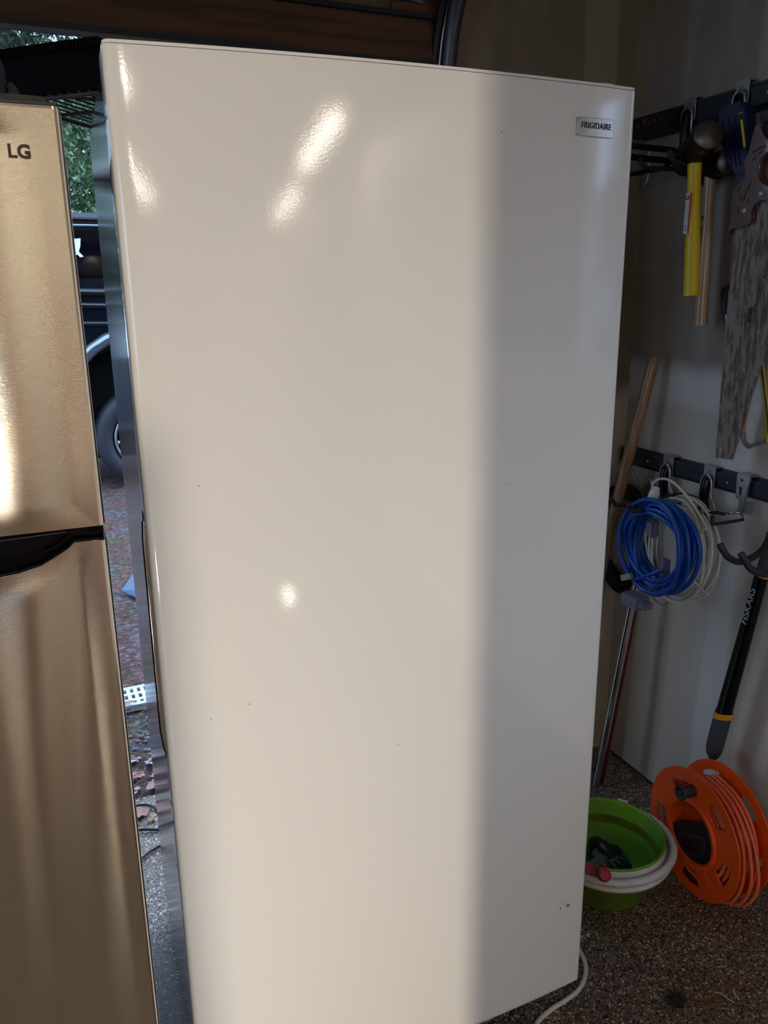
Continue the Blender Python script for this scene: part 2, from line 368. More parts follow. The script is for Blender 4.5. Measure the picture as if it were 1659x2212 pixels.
# ------------------------------------------------------------------ white upright freezer
FX, FY, FP, FW, BOW = .1047, 1.1029, -.0311, .7725, .0205
ZT, ZB = 1.7958, .1278
def FL(u, v, z):  # freezer local -> world
    return Vector((FX+u*math.cos(FP)-v*math.sin(FP), FY+u*math.sin(FP)+v*math.cos(FP), z))
FM = Matrix.Translation((FX, FY, 0)) @ Matrix.Rotation(FP, 4, 'Z')
fz = thing('freezer', 'tall white upright freezer standing in the middle, left of the tool wall', 'freezer', FL(FW/2, .4, 0))
def door_section(inset=0.):
    pts = []
    r = .010
    def bow(t): return -BOW*(1-(2*t-1)**2)
    for i in range(7):      # left edge rounding
        a = math.pi/2*i/6; pts.append((inset+r*(1-math.sin(a)), bow(0)+r*(1-math.cos(a))*1.0 if False else r*(1-math.sin(math.pi/2-(math.pi/2-a)))*0+r-r*math.sin(a)+bow(0)*0))
    pts = []
    pts.append((inset, .074)); pts.append((inset, r))
    for i in range(1, 6):
        a = math.pi/2*i/6; pts.append((inset+r-r*math.cos(a), r-r*math.sin(a)+bow((r-r*math.cos(a))/FW)))
    for i in range(0, 49):
        u = r+(FW-2*r)*i/48; pts.append((max(inset+r, min(FW-inset-r, u)), bow(u/FW)))
    for i in range(1, 6):
        a = math.pi/2*i/6; x = FW-r+r*math.sin(a); pts.append((x-inset, r-r*math.cos(a)+bow(x/FW)))
    pts.append((FW-inset, r)); pts.append((FW-inset, .074))
    return pts
def solid(section, z0, z1, M, smooth_ok=True):
    mb = MB(); n = len(section)
    v = [M @ Vector((a, b, z0)) for a, b in section]+[M @ Vector((a, b, z1)) for a, b in section]
    mb.add(v, [[i, (i+1) % n, (i+1) % n+n, i+n] for i in range(n-1)], True); mb.add(v, [[n-1, 0, n, 2*n-1]])
    mb.add(v, [list(range(n))[::-1], list(range(n, 2*n))]); return mb
dr = solid(door_section(), ZB+.004, ZT-.0045, FM).build('door', M_white, fz)
capb = solid(door_section(.0012), ZT-.0036, ZT, FM).build('top_cap', M_whitep, dr)
solid(door_section(.0012), ZB, ZB+.003, FM).build('bottom_cap', M_whitep, dr)
# handle pocket lip on the left edge of the door
mb = MB(); mb.tube([FL(-.0005, .042, 1.19), FL(-.003, .036, 1.16), FL(-.004, .034, .95), FL(-.004, .034, .86), FL(-.0005, .042, .82)], .0035, 8); mb.build('handle_lip', M_steel2, dr)
MB().box((-.0008, .05, .80), (.01, .066, 1.2), FM).build('handle_recess', M_charcoal, dr)
MB().box((.006, .0745, ZB+.03), (FW-.006, .0852, ZT-.012), FM).build('gasket', M_gasket, fz)
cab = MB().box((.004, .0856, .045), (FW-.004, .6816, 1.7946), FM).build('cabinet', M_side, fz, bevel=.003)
MB().box((.0045, .0852, .05), (.0068, .0895, 1.7945), FM).build('cabinet_edge', M_gasket, fz)
for u, v in ((.06, .13), (FW-.06, .13), (.06, .63), (FW-.06, .63)):
    MB().lathe([(.018, 0), (.018, .012), (.008, .014), (.008, .05)], 12, Matrix.Translation(FL(u, v, 0))).build('levelling_foot', M_rubber, fz)
MB().prism([(u, v) for u, v in rrect(.62, .012, .742, .09, .012)], ZB-.013, ZB-.001, FM).build('lower_hinge', M_whitep, fz)
MB().prism([(u, v) for u, v in rrect(.705, .018, .755, .10, .018)], ZT, ZT+.008, FM).build('hinge_cap', M_whitep, fz, bevel=.002)
# badge
def on_door(t): 
    u = t*FW; s = 4*BOW*(2*t-1)/FW
    x = Vector((math.cos(FP)-s*math.sin(FP), math.sin(FP)+s*math.cos(FP), 0)).normalized()
    return u, -BOW*(1-(2*t-1)**2), x
u0, v0, tx = on_door(.8965)
bp = FL(u0, v0, 1.735); nrm = tx.cross(Vector((0, 0, 1))).normalized()
BM = frame(bp+nrm*.0012, tx, (0, 0, 1))
M_badge = mat('silver badge', (.50, .43, .36), .18, .85)
bd = curve_plate('brand_badge', rrect(-.0335, -.0122, .0335, .0122, .003), [], .002, BM, M_badge, fz, bevel=.0006)
bd['label'] = 'small silver badge reading FRIGIDAIRE'
text('FRIGIDAIRE', .0118, BM @ Matrix.Translation((0.0015, .0018, .0019)), M_ink, bd, xs=.86, weight=.00010, spacing=1.10)
# paint chips
for t, z, r_ in ((.944, .327, .0042), (.9206, .3265, .0022), (.932, .333, .0011)):
    u0, v0, tx = on_door(t); n_ = tx.cross(Vector((0, 0, 1))).normalized()
    pts = [(r_*(1+.35*math.sin(3*a+t*50))*math.cos(a), r_*.8*(1+.3*math.cos(2*a+z*9))*math.sin(a)) for a in [2*math.pi*k/14 for k in range(14)]]
    MB().prism(pts, -.0006, .0004, frame(FL(u0, v0, z)+n_*.0001, tx, (0, 0, 1))).build('paint_chip', M_rust, dr)
for t, z in ((.6866, 1.7187), (.7263, 1.2028), (.47, .78), (.16, .90), (.085, .885), (.095, 1.245)):
    u0, v0, tx = on_door(t); n_ = tx.cross(Vector((0, 0, 1))).normalized()
    MB().lathe([(.0009, 0), (.0007, .0004)], 8, frame(FL(u0, v0, z), tx, (0, 0, 1))).build('speck', M_ink, dr)

# white power cord from under the freezer
cord = smooth_path([(.93, 1.60, .006), (.965, 1.45, .007), (1.00, 1.33, .007), (1.003, 1.26, .007), (.986, 1.195, .009), (.94, 1.152, .009), (.89, 1.138, .007), (.85, 1.132, .006), (.797, 1.112, .006), (.74, 1.05, .006), (.70, .95, .006)], 6)
tag(MB().tube(cord, .0052, 10).build('power_cord', M_cordw), 'white power cord curling out on the floor beside the lower right corner of the freezer', 'power cord')

# ------------------------------------------------------------------ stainless top-freezer fridge at left
LX1, LX0, LY = .049, -.71, 1.05
lg = thing('refrigerator', 'stainless steel top-mount refrigerator cut off by the left edge, with black handle recess', 'refrigerator', ((LX0+LX1)/2, 1.4, 0))
MB().box((LX0+.01, 1.125, .03), (LX1-.006, 1.74, 1.69)).build('cabinet', mat('dark grey cabinet', (.06, .055, .05), .35), lg, bevel=.004)
def wave(x, z):
    return (.0034*math.sin(x*26+1.6*math.sin(z*3.1)+.6)+.0022*math.sin(x*61+2.2*math.sin(z*2.3+1)+2.0*z)+.0016*noise.noise(Vector((x*14, z*2.6, .3))))
def steel_door(name, z0, z1, lower):
    NX, NZ = 110, 120; v = []; f = []
    x0, x1 = LX0+.004, LX1-.007
    def ztop(x):
        if not lower: return z1
        d = min(x-x0, x1-x)
        pr = [(0, 1.1965), (.033, 1.1975), (.041, 1.190), (.057, 1.181), (.075, 1.172), (.101, 1.1655), (.13, 1.163), (.5, 1.163)]
        for (a, za), (b, zb) in zip(pr, pr[1:]):
            if d <= b: return za+(zb-za)*(d-a)/(b-a)
        return pr[-1][1]
    for j in range(NZ+1):
        for i in range(NX+1):
            x = x0+(x1-x0)*(i/NX if i < NX*.0 else (i/NX)); 
            # denser columns near the right side
            q = i/NX; x = x1-(x1-x0)*((1-q)**1.6)
            zt = ztop(x); z = z0+(zt-z0)*j/NZ
            ed = max(0., min(x-x0, x1-x, z-z0, zt-z, .03)/.03)
            v.append((x, LY+.0005+wave(x, z)*ed*(ed**.5), z))
    for j in range(NZ):
        for i in range(NX):
            a = j*(NX+1)+i; f.append([a, a+1, a+NX+2, a+NX+1])
    mb = MB(); mb.add(v, f, True)
    # returns at the edges
    top = [j for j in range((NX+1)*NZ, (NX+1)*(NZ+1))]; bot = list(range(NX+1))
    def skirt(idx, flip):
        pts = [Vector(v[k]) for k in idx]; vv = pts+[Vector((p.x, LY+.012, p.z)) for p in pts]; n = len(pts)
        mb.add(vv, [[i, i+n, i+n+1, i+1] if flip else [i, i+1, i+n+1, i+n] for i in range(n-1)])
    skirt(top, False); skirt(bot, True)
    skirt([(NX+1)*j+NX for j in range(NZ+1)], True); skirt([(NX+1)*j for j in range(NZ+1)], False)
    return mb.build(name, M_steel, lg)
ud = steel_door('freezer_door', 1.2165, 1.705, False)
ld = steel_door('fridge_door', .10, 1.197, True)
for nm, z0, z1, par in (('door_side', 1.2165, 1.706, ud), ('door_side', .10, 1.196, ld)):
    MB().box((LX0+.003, LY+.008, z0+.001), (LX1-.004, LY+.075, z1-.012 if par is ud else 1.160)).build('door_liner', M_black, par)
    MB().prism([(LX1-.0072, LY), (LX1-.0045, LY+.001), (LX1-.0025, LY+.004), (LX1-.0025, LY+.008), (LX1-.0072, LY+.008)], z0, z1).build('chrome_edge', M_steel2, par)
    MB().prism([(LX1-.0065, LY+.0075), (LX1-.0018, LY+.009), (LX1+.0, LY+.014), (LX1+.0, LY+.07), (LX1-.0065, LY+.075)], z0, z1-.0005).build(nm, M_blackg, par)
    MB().prism([(LX1-.0008, LY+.018), (LX1+.0006, LY+.020), (LX1+.0006, LY+.030), (LX1-.0008, LY+.032)], z0+.004, z1-.004).build('edge_bead', M_steel2, par)
MB().prism(rrect(LX0+.003, LY+.004, LX1-.003, LY+.075, .006), 1.7055, 1.7085).build('top_trim', M_steel2, ud)
MB().box((LX0+.003, LY+.006, 1.7085), (LX1-.004, LY+.075, 1.7120)).build('top_lid', M_charcoal, ud)
# handle recess
hr = MB()
prof = [(LX1-.0035, 1.1965), (LX1-.04, 1.1975), (LX1-.048, 1.190), (LX1-.064, 1.181), (LX1-.082, 1.172), (LX1-.108, 1.1655), (LX1-.137, 1.163)]
left = [(LX0+LX1-x, z) for x, z in prof[::-1]]
poly = [(LX1-.003, 1.2155)]+prof+left+[(LX0+.003, 1.2155)]
hr.prism(poly, LY+.012, LY+.07, ax='y')
h = hr.build('handle_recess', M_blackg, lg)
rim = [(x, LY+.003, z+.0022) for x, z in prof+left]
MB().tube(rim, .0018, 8).build('recess_rim', M_blackg, h)
MB().tube([(x, LY+.001, z+.0002) for x, z in prof+left], .0008, 6).build('recess_edge', M_steel2, h)
MB().prism([(LX1-.048, 1.2105), (LX1-.075, 1.198), (LX1-.094, 1.1905), (LX1-.11, 1.187), (LX1-.16, 1.184), (LX0+.16, 1.184), (LX0+.075, 1.198), (LX0+.048, 1.2105)], LY+.0105, LY+.013, ax='y').build('recess_panel', mat('dark brown plastic', (.006, .004, .004), .6, spec=.15), h)
MB().tube([(LX1-.048, LY+.0095, 1.2105), (LX1-.13, LY+.0095, 1.2085), (LX0+.13, LY+.0095, 1.2085)], .0004, 6).build('recess_seam', M_zinc, h)
MB().tube(smooth_path([(LX1-.046, LY+.006, 1.204), (LX1-.062, LY+.006, 1.194), (LX1-.078, LY+.006, 1.1885)], 4), .0022, 8).build('recess_ridge', M_blackg, h)
MB().box((LX1-.022, LY+.006, 1.2035), (LX1-.008, LY+.012, 1.2095)).build('hinge', M_blackg, h)
# top hinge cover
MB().prism(rrect(LX1-.075, LY+.02, LX1-.012, LY+.10, .018), 1.712, 1.722).build('hinge_cover', mat('brown plastic', (.10, .075, .055), .4), lg, bevel=.004)
# logo
LM = Matrix(((1, 0, 0, 0), (0, 0, -1, 0), (0, 1, 0, 0), (0, 0, 0, 1)))
M_logo = mat('dark chrome letters', (.10, .075, .07), .25, .9)
def at_front(x, z, y=LY-.0012): return Matrix.Translation((x, y, z)) @ LM
lgo = text('LG', .0196, at_front(.0007, 1.6578), M_logo, lg, 'brand_lettering', .0012, xs=1.0, weight=.0007, spacing=1.05)
lgo['label'] = 'dark raised LG letters'
ringp = [(-.0265+.0095*math.cos(a), LY-.0015, 1.6575+.0095*math.sin(a)) for a in [2*math.pi*k/32 for k in range(32)]]
MB().tube(ringp, .0009, 6, closed=True).build('logo_ring', M_chrome, lg)
MB().lathe([(.0022, 0), (.0015, .002)], 12, frame((-.0292, LY-.0008, 1.660), (1, 0, 0), (0, 0, 1))).build('logo_dot', M_logo, lg)
MB().tube([(-.0265, LY-.0015, 1.6615), (-.0265, LY-.0015, 1.654), (-.0235, LY-.0015, 1.654)], .0008, 6).build('logo_stroke', M_logo, lg)

# ------------------------------------------------------------------ things on top of the fridges
sh = thing('wire_shelf', 'brown-grey wire rack lying across the tops of the two appliances', 'rack', (.1, 1.55, 1.8))
M_wire = mat('taupe coated wire', (.11, .09, .078), .4)
A = Vector((.117, 1.42, 1.803)); dirb = (Vector((.029, 1.50, 0))-Vector((.117, 1.42, 0))).normalized(); dirw = Vector((-dirb.y, dirb.x, 0))
if dirw.y < 0: dirw = -dirw
def S(a, b, z=0): return A+dirb*a+dirw*b+Vector((0, 0, z))
for nm, b_, r_ in (('front_bar', 0, .0036), ('middle_bar', .105, .0034), ('back_bar', .42, .0034)):
    MB().tube([S(-.30, b_), S(.16, b_)], r_, 8).build(nm, M_wire, sh)
for k in range(24):
    a = .155-.0185*k
    MB().tube([S(a, -.003, .0038), S(a, .425, .0038)], .0015, 6).build('wire', M_wire, sh)
MB().tube([S(.168, -.002, 0), S(.168, .42, 0)], .0042, 8).build('end_bar', M_wire, sh)
for (a_, b_) in ((.13, .20), (.13, .36)):
    pb = S(a_, b_); MB().box((pb.x-.012, pb.y-.012, 1.6925), (pb.x+.012, pb.y+.012, 1.7995)).build('support_foot', M_wire, sh)
tr = thing('storage_tray', 'long black plastic box with a ribbed glossy rim sitting on the wire rack', 'box', (-.1, 1.5, 1.808))
TM = frame((.130, 1.405, 1.809), -dirb, dirw)
MB().box((-.42, .0, 0), (-.002, .030, .056), TM).build('body', mat('dull black', (.002, .002, .002), .7, spec=.1), tr)
MB().box((-.425, -.008, .055), (.003, .036, .068), TM).build('rim', M_blackg, tr)
rb = MB()
for k in range(60): rb.box((-.42+.007*k, -.0105, .0555), (-.4165+.007*k, -.008, .0675), TM)
o = rb.build('rib', M_blackg, tr); o['kind'] = 'stuff'
gv = thing('work_glove', 'dark grey-blue glove slumped on the stainless fridge beside the black tray', 'glove', (-.03, 1.17, 1.712))
M_glove = mat('dark glove fabric', (.055, .062, .085), .8, bump=.5, bump_scale=200)
MB().tube(smooth_path([(-.045, 1.17, 1.714), (-.035, 1.17, 1.735), (-.03, 1.17, 1.76), (-.035, 1.17, 1.785), (-.05, 1.17, 1.80)], 4), [.030, .030, .030, .030, .028, .028, .027, .027, .026, .026, .025, .024, .022, .02, .017, .012, .004], 14).build('palm', M_glove, gv)
MB().tube(smooth_path([(-.012, 1.165, 1.714), (.000, 1.165, 1.728), (.002, 1.165, 1.744), (-.003, 1.165, 1.752)], 4), [.006, .0068, .007, .007, .007, .007, .007, .0068, .0066, .006, .0055, .005, .002], 10).build('thumb', M_glove, gv)

# ------------------------------------------------------------------ garage door, raised
gd = thing('garage_door', 'raised wooden sectional garage door above the appliances', 'garage door', (-.8, 1.86, 2.0))
DX0, DX1 = -2.6, .93
def section(y0, y1, z0, z1, vertical=True):
    s = MB()
    if vertical:
        s.box((DX0, y0, z0), (DX1, y1, z0+.085)); s.box((DX0, y0, z1-.07), (DX1, y1, z1))
        for x in (DX0, DX0+1.13, DX0+2.27, DX1-.09): s.box((x, y0, z0+.085), (x+.09, y1, z1-.07))
    else:
        s.box((DX0, y0, z0), (DX1, y0+.085, z1)); s.box((DX0, y1-.085, z0), (DX1, y1, z1))
        for x in (DX0, DX0+1.13, DX0+2.27, DX1-.09): s.box((x, y0+.085, z0), (x+.09, y1-.085, z1))
    return s
f1 = section(1.865, 1.90, 2.022, 2.335).build('door_section', M_wood, gd)
MB().box((DX0+.05, 1.885, 2.09), (DX1-.03, 1.893, 2.30)).build('door_panel', M_panel, f1)
for i in range(4):
    y1 = 1.80-i*.50
    f2 = section(y1-.49, y1, 2.30, 2.335, False).build('door_section', M_wood, gd)
    MB().box((DX0+.05, y1-.46, 2.312), (DX1-.03, y1-.03, 2.32)).build('door_panel', M_panel, f2)
MB().box((DX0, 1.862, 2.008), (DX1, 1.902, 2.021)).build('bottom_seal', M_rubber, gd)
MB().box((DX0, 1.858, 2.001), (DX1, 1.870, 2.007)).build('seal_retainer', M_galv, gd)
MB().box((DX0, 1.852, 2.106), (DX1, 1.864, 2.116)).build('stiffener', M_black, gd)
pl = MB().prism([(.80, 2.145), (.885, 2.135), (.905, 2.20), (.83, 2.23)], 1.855, 1.861, ax='y').build('hinge_plate', M_galv2, gd)
for x, z in ((.83, 2.165), (.865, 2.158), (.88, 2.19)): MB().lathe([(.005, 0), (.003, .004)], 8, frame((x, 1.856, z), (1, 0, 0), (0, 0, 1))).build('bolt', M_black, pl)
MB().box((.81, 1.858, 2.118), (.90, 1.864, 2.135)).build('hinge_leaf', M_wood, gd)
tk = thing('door_track', 'grey curved steel track at the right side of the raised garage door', 'track', (.965, 1.86, 0))
TP = [(.955, 1.87, .05), (.955, 1.87, 1.2), (.955, 1.87, 1.9), (.955, 1.862, 2.02), (.956, 1.83, 2.12), (.957, 1.77, 2.20), (.958, 1.68, 2.26), (.958, 1.55, 2.30), (.958, 1.35, 2.31), (.958, -.4, 2.32)]
MB().tube(smooth_path(TP, 5), .020, 10).build('rail', M_galv, tk)
MB().tube(smooth_path([(x-.03, y+.012, z) for x, y, z in TP], 5), .011, 8).build('rail_lip', M_black, tk)
MB().tube([(.905, 1.868, .03), (.905, 1.868, 2.0)], .009, 8).build('roller_edge', M_galv, tk)
for y_ in (.3, 1.2): MB().box((.955, y_-.01, 2.32), (.965, y_+.01, 2.75)).build('hanger', M_galv, tk)
# insect screen hanging in the opening just under the header
sc = thing('insect_screen', 'rolled-down strip of fine insect mesh across the top of the garage opening', 'screen', (-.8, 2.07, 1.93))
MB().box((-2.6, 2.070, 1.93), (.6, 2.0715, 2.25)).build('mesh', M_screen, sc)
MB().tube([(-2.6, 2.07, 1.93), (.6, 2.07, 1.93)], .004, 6).build('hem_bar', M_black, sc)

# ------------------------------------------------------------------ wall rails and hooks
def wall_rail(z0, z1, y0, y1, label):
    t = thing('tool_rail', label, 'rail', (XW-.01, (y0+y1)/2, z0))
    MB().prism([(XW-.001, z0), (XW-.014, z0+.003), (XW-.020, z0+.012), (XW-.020, z1-.012), (XW-.014, z1-.003), (XW-.001, z1)], y0, y1,
               Matrix(((1, 0, 0, 0), (0, 0, 1, 0), (0, 1, 0, 0), (0, 0, 0, 1)))).build('channel', M_rail, t)
    MB().box((XW-.0215, y0, z1-.010), (XW-.0195, y1, z1-.007)).build('groove_line', M_charcoal, t)
    k = y0+.12
    while k < y1:
        MB().lathe([(.004, 0), (.003, .002)], 10, frame((XW-.0205, k, (z0+z1)/2), (0, -1, 0), (0, 0, 1))).build('screw', M_zinc, t); k += .30
    return t
wall_rail(1.898, 1.964, .78, 1.925, 'upper black tool rail on the bare drywall, holding the hammers and saw')
wall_rail(.992, 1.048, .78, 1.915, 'lower black tool rail on the wall, holding the coiled cords')
def clip_hook(y, z, label, grip=True, dz=0.):
    """zinc clip over the rail with an arched wire and a black dipped grip"""
    t = thing('rail_hook', label, 'hook', (XW-.022, y, z))
    x0 = XW-.0225
    MB().box((x0-.0035, y-.020, z-.048), (x0, y+.020, z+.003)).build('clip_plate', M_zinc, t, bevel=.001)
    MB().box((x0-.0035, y-.020, z+.0025), (XW-.002, y+.020, z+.006)).build('clip_lip', M_zinc, t)
    MB().lathe([(.0022, 0), (.002, .001)], 8, frame((x0-.0036, y, z-.008), (0, -1, 0), (0, 0, 1))).build('rivet', M_black, t)
    xa = x0-.010
    arch = [(xa, y+.019, z-.085), (xa, y+.0185, z-.045), (xa, y+.014, z-.026), (xa, y, z-.016), (xa, y-.014, z-.026), (xa, y-.0185, z-.045), (xa, y-.019, z-.070), (xa, y-.032, z-.092), (xa, y-.034, z-.110)]
    MB().tube(smooth_path(arch, 5), .0032, 8).build('wire_arch', M_zinc, t)
    if grip:
        MB().tube(smooth_path([(xa+.002, y, z-.026), (xa-.002, y, z-.045), (xa-.004, y, z-.07), (xa-.002, y-.002, z-.10), (xa, y-.004, z-.12)], 4),
                  [.009]+[.0125]*14+[.009, .006], 12).build('dipped_grip', M_blackg, t)
    return t
hk1 = clip_hook(1.741, 1.963, 'zinc rail hook holding up the hammer with the yellow handle')
hk2 = clip_hook(1.573, 1.966, 'zinc rail hook from which the dark blue tool hangs')
hk3 = clip_hook(1.712, 1.047, 'zinc rail hook directly above the plug of the white cord')
hk4 = clip_hook(1.558, 1.047, 'zinc hook with a glossy black grip between the white plug and the slotted clip')
# arms of the upper hammer hook : two black prongs carrying the heads
def arms(t, ys, x0, x1, z, tip=.03, r=.006, m=M_rubber):
    for y in ys:
        MB().tube(smooth_path([(x0, y, z), ((x0+x1)/2, y, z-.003), (x1+.018, y, z-.004), (x1+.006, y+.001, z+.004), (x1-.006, y+.002, z+tip)], 5), r, 10).build('arm', m, t)
arms(hk1, (1.73, 1.625), XW-.03, 1.43, 1.80, .02)
MB().tube([(XW-.03, 1.733, 1.80), (XW-.032, 1.62, 1.80)], .006, 8).build('cross_bar', M_rubber, hk1)
MB().tube([(XW-.033, 1.705, 1.86), (XW-.032, 1.70, 1.80)], .006, 8).build('stem', M_rubber, hk1)
arms(hk3, (1.635, 1.565), XW-.03, 1.335, .958, .016, .0055)
MB().tube([(XW-.030, 1.64, .958), (XW-.030, 1.56, .958)], .0055, 8).build('cross_bar', M_rubber, hk3)
MB().tube([(XW-.032, 1.71, .94), (XW-.03, 1.64, .958)], .0055, 8).build('stem', M_rubber, hk3)
# bottom end of hook 4
MB().tube([(XW-.033, 1.524, .94), (XW-.033, 1.515, .93), (XW-.033, 1.52, .925)], .0032, 8).build('wire_foot', M_zinc, hk4)
# cast clip with slot
c5 = thing('rail_clip', 'cast grey clip with a slot and wire triangle, rightmost on the lower rail', 'hook', (XW-.022, 1.434, 1.05))
cl = smooth_path([(1.456, 1.054), (1.450, 1.030), (1.456, .992), (1.457, .985)], 4)
curve_plate('slotted_arm', [(-1.457, 1.054), (-1.421, 1.052), (-1.424, 1.020), (-1.432, .975), (-1.438, .955), (-1.446, .990), (-1.455, .992), (-1.457, 1.02)],
            [[(-1.449, 1.022), (-1.438, 1.022), (-1.440, 1.0), (-1.447, .998)]], .008, frame((XW-.030, 0, 0), (0, -1, 0), (0, 0, 1)), M_zinc, c5, bevel=.001)
MB().lathe([(.0042, 0), (.003, .001)], 12, frame((XW-.0355, 1.441, 1.040), (0, -1, 0), (0, 0, 1))).build('screw_hole', M_black, c5)
MB().box((XW-.026, 1.415, .955), (XW-.022, 1.452, .985)).build('backplate', M_zinc, c5)
MB().box((XW-.03, 1.420, 1.049), (XW-.002, 1.457, 1.055)).build('clip_lip', M_zinc, c5)
MB().tube([(XW-.03, 1.437, .958), (1.545, 1.462, .951), (1.545, 1.462, .951)], .003, 8).build('triangle_wire', M_chrome, c5)
MB().tube([(XW-.03, 1.437, .958), (1.553, 1.408, .950), (1.553, 1.408, .944)], .003, 8).build('triangle_wire', M_chrome, c5)
for y, x1, x0 in ((1.487, 1.490, 1.545), (1.408, 1.455, 1.553)):
    z = .948
    MB().tube(smooth_path([(x0, y, z), (x1+.01, y, z), (x1, y, z+.004), (x1-.004, y+.001, z+.022)], 4), .0045, 8).build('arm', M_rubber, c5)
MB().tube([(1.545, 1.487, .948), (1.545, 1.461, .950)], .0045, 8).build('arm_bridge', M_rubber, c5)
# big double prong hook at the right border
c6 = thing('double_hook', 'large black rubber double hook at the right edge, carrying the black loppers', 'hook', (XW-.022, 1.30, 1.0))
P1 = [(1.36, 1.289, .945), (1.366, 1.283, .93), (1.38, 1.278, .913), (1.42, 1.28, .897), (1.48, 1.288, .905), (1.53, 1.307, .925), (1.572, 1.325, .97), (1.578, 1.31, 1.02)]
P2 = [(1.33, 1.202, .954), (1.336, 1.195, .94), (1.35, 1.187, .919), (1.39, 1.182, .903), (1.45, 1.188, .908), (1.52, 1.222, .938), (1.572, 1.28, .985), (1.578, 1.29, 1.02)]
for P_ in (P1, P2): MB().tube(smooth_path(P_, 6), .0078, 12).build('prong', M_rubber, c6)
MB().box((XW-.027, 1.27, .995), (XW-.0215, 1.33, 1.05)).build('clip_plate', M_zinc, c6)
# left hook half hidden behind the freezer on the lower rail
c7 = thing('rail_hook', 'zinc hook at the left end of the lower rail beside the wooden pole', 'hook', (XW-.022, 1.80, 1.04))
MB().box((XW-.026, 1.865, 1.0), (XW-.0222, 1.90, 1.053)).build('clip_plate', M_zinc, c7)
MB().tube(smooth_path([(XW-.03, 1.80, .975), (XW-.03, 1.775, .975), (XW-.03, 1.766, .955), (XW-.03, 1.77, .925), (XW-.03, 1.80, .92), (XW-.03, 1.86, .99)], 5), .003, 8).build('wire_loop', M_zinc, c7)
MB().tube(smooth_path([(XW-.03, 1.735, .955), (XW-.04, 1.75, .96), (XW-.06, 1.76, .95), (XW-.06, 1.755, .92), (XW-.05, 1.73, .90)], 5), .0055, 8).build('dark_loop', M_rubber, c7)
# upper left : black two-bar hook, silver loop, black tool with red spots
c8 = thing('bar_hook', 'black square two-bar bracket reaching out from the upper rail behind the freezer corner', 'hook', (1.57, 1.75, 1.83))
for dy, dz in ((0, .0), (.0, -.026)):
    MB().tube([(1.34, 1.722, 1.845+dz), (1.56, 1.756, 1.846+dz)], .0075, 4).build('bar', M_black, c8)
MB().tube(smooth_path([(1.38, 1.74, 1.775), (1.46, 1.744, 1.79), (1.52, 1.75, 1.802), (1.545, 1.752, 1.82)], 4), .0055, 8).build('brace', M_black, c8)
MB().tube([(1.56, 1.745, 1.835), (1.575, 1.735, 1.90)], .006, 8).build('upright', M_black, c8)
MB().tube(smooth_path([(XW-.03, 1.878, 1.88), (XW-.03, 1.872, 1.82), (XW-.03, 1.876, 1.79), (XW-.03, 1.888, 1.775), (XW-.03, 1.91, 1.775)], 5), .0035, 8).build('silver_loop', M_zinc, c8)
c9 = thing('spirit_level', 'black bar-shaped tool with red marks lying along the upper rail beside the freezer', 'tool', (1.56, 1.84, 1.9))
MB().box((1.545, 1.765, 1.900), (1.583, 1.925, 1.948)).build('body', M_black, c9, bevel=.003)
for y, z in ((1.893, 1.925), (1.866, 1.932)):
    MB().lathe([(.0085, 0), (.007, .002)], 10, frame((1.5445, y, z), (0, -1, 0), (0, 0, 1))).build('red_mark', M_dkred, c9)
for y in (1.845, 1.825, 1.80): MB().box((1.5435, y-.005, 1.924), (1.5446, y+.005, 1.932)).build('white_mark', M_charcoal, c9)

# ------------------------------------------------------------------ hammers
def hammer(label, top, bot, m, ax_c, ax_d, prof, headm, w0, w1, facem, fl=.85):
    t = thing('hammer', label, 'hammer', bot)
    top, bot = Vector(top), Vector(bot); n = 14
    pts = [top.lerp(bot, i/n) for i in range(n+1)]
    rad = [w0+(w1-w0)*(i/n)-.0022*math.sin(math.pi*min(1, i/n*1.6)) for i in range(n+1)]; rad[-1] = w1*1.04
    MB().tube(pts, rad, 14, flat=.85).build('handle', m, t)
    d = Vector(ax_d).normalized(); M_ = frame(ax_c, d.orthogonal(), d.cross(d.orthogonal()))
    if (M_.to_3x3() @ Vector((0, 0, 1))).dot(d) < 0: M_ = M_ @ Matrix.Rotation(math.pi, 4, 'X')
    hd = MB().lathe(prof, 24, M_).build('head', headm, t)
    r_, z_ = prof[-1]
    MB().lathe([(r_*.93, z_), (r_*.90, z_+.0025), (0.0001, z_+.003)], 24, M_).build('striking_face', facem, hd)
    return t
prof1 = [(.0001, -.098), (.022, -.092), (.030, -.080), (.032, -.066), (.024, -.045), (.029, -.028), (.034, -.010), (.034, .018), (.027, .036), (.034, .046), (.035, .075)]
h1 = hammer('short sledge hammer with a yellow handle, hanging from the upper rail', (1.49, 1.611, 1.818), (1.49, 1.582, 1.485), M_yellow, (1.49, 1.608, 1.822), (-.42, -.92, .28), prof1, M_iron, .0185, .0205, M_face)
prof2 = [(.0001, -.085), (.024, -.082), (.032, -.070), (.034, -.04), (.026, -.020), (.030, -.006), (.032, .015), (.024, .030), (.029, .038), (.030, .062)]
h2 = hammer('hammer with a pale wooden handle hanging behind the yellow-handled one', (1.556, 1.624, 1.795), (1.556, 1.612, 1.412), M_ash, (1.560, 1.617, 1.790), (-.25, -.95, .0), prof2, M_iron, .0170, .0180, M_face)
bl = MB().lathe([(.0001, -.05), (.03, -.045), (.042, -.02), (.044, .005), (.038, .02), (.02, .03)], 20, Matrix.Translation((1.565, 1.66, 1.80))).build('iron_hammer_head', M_iron)
tag(bl, 'dark round lump of iron behind the hammer heads', 'tool')
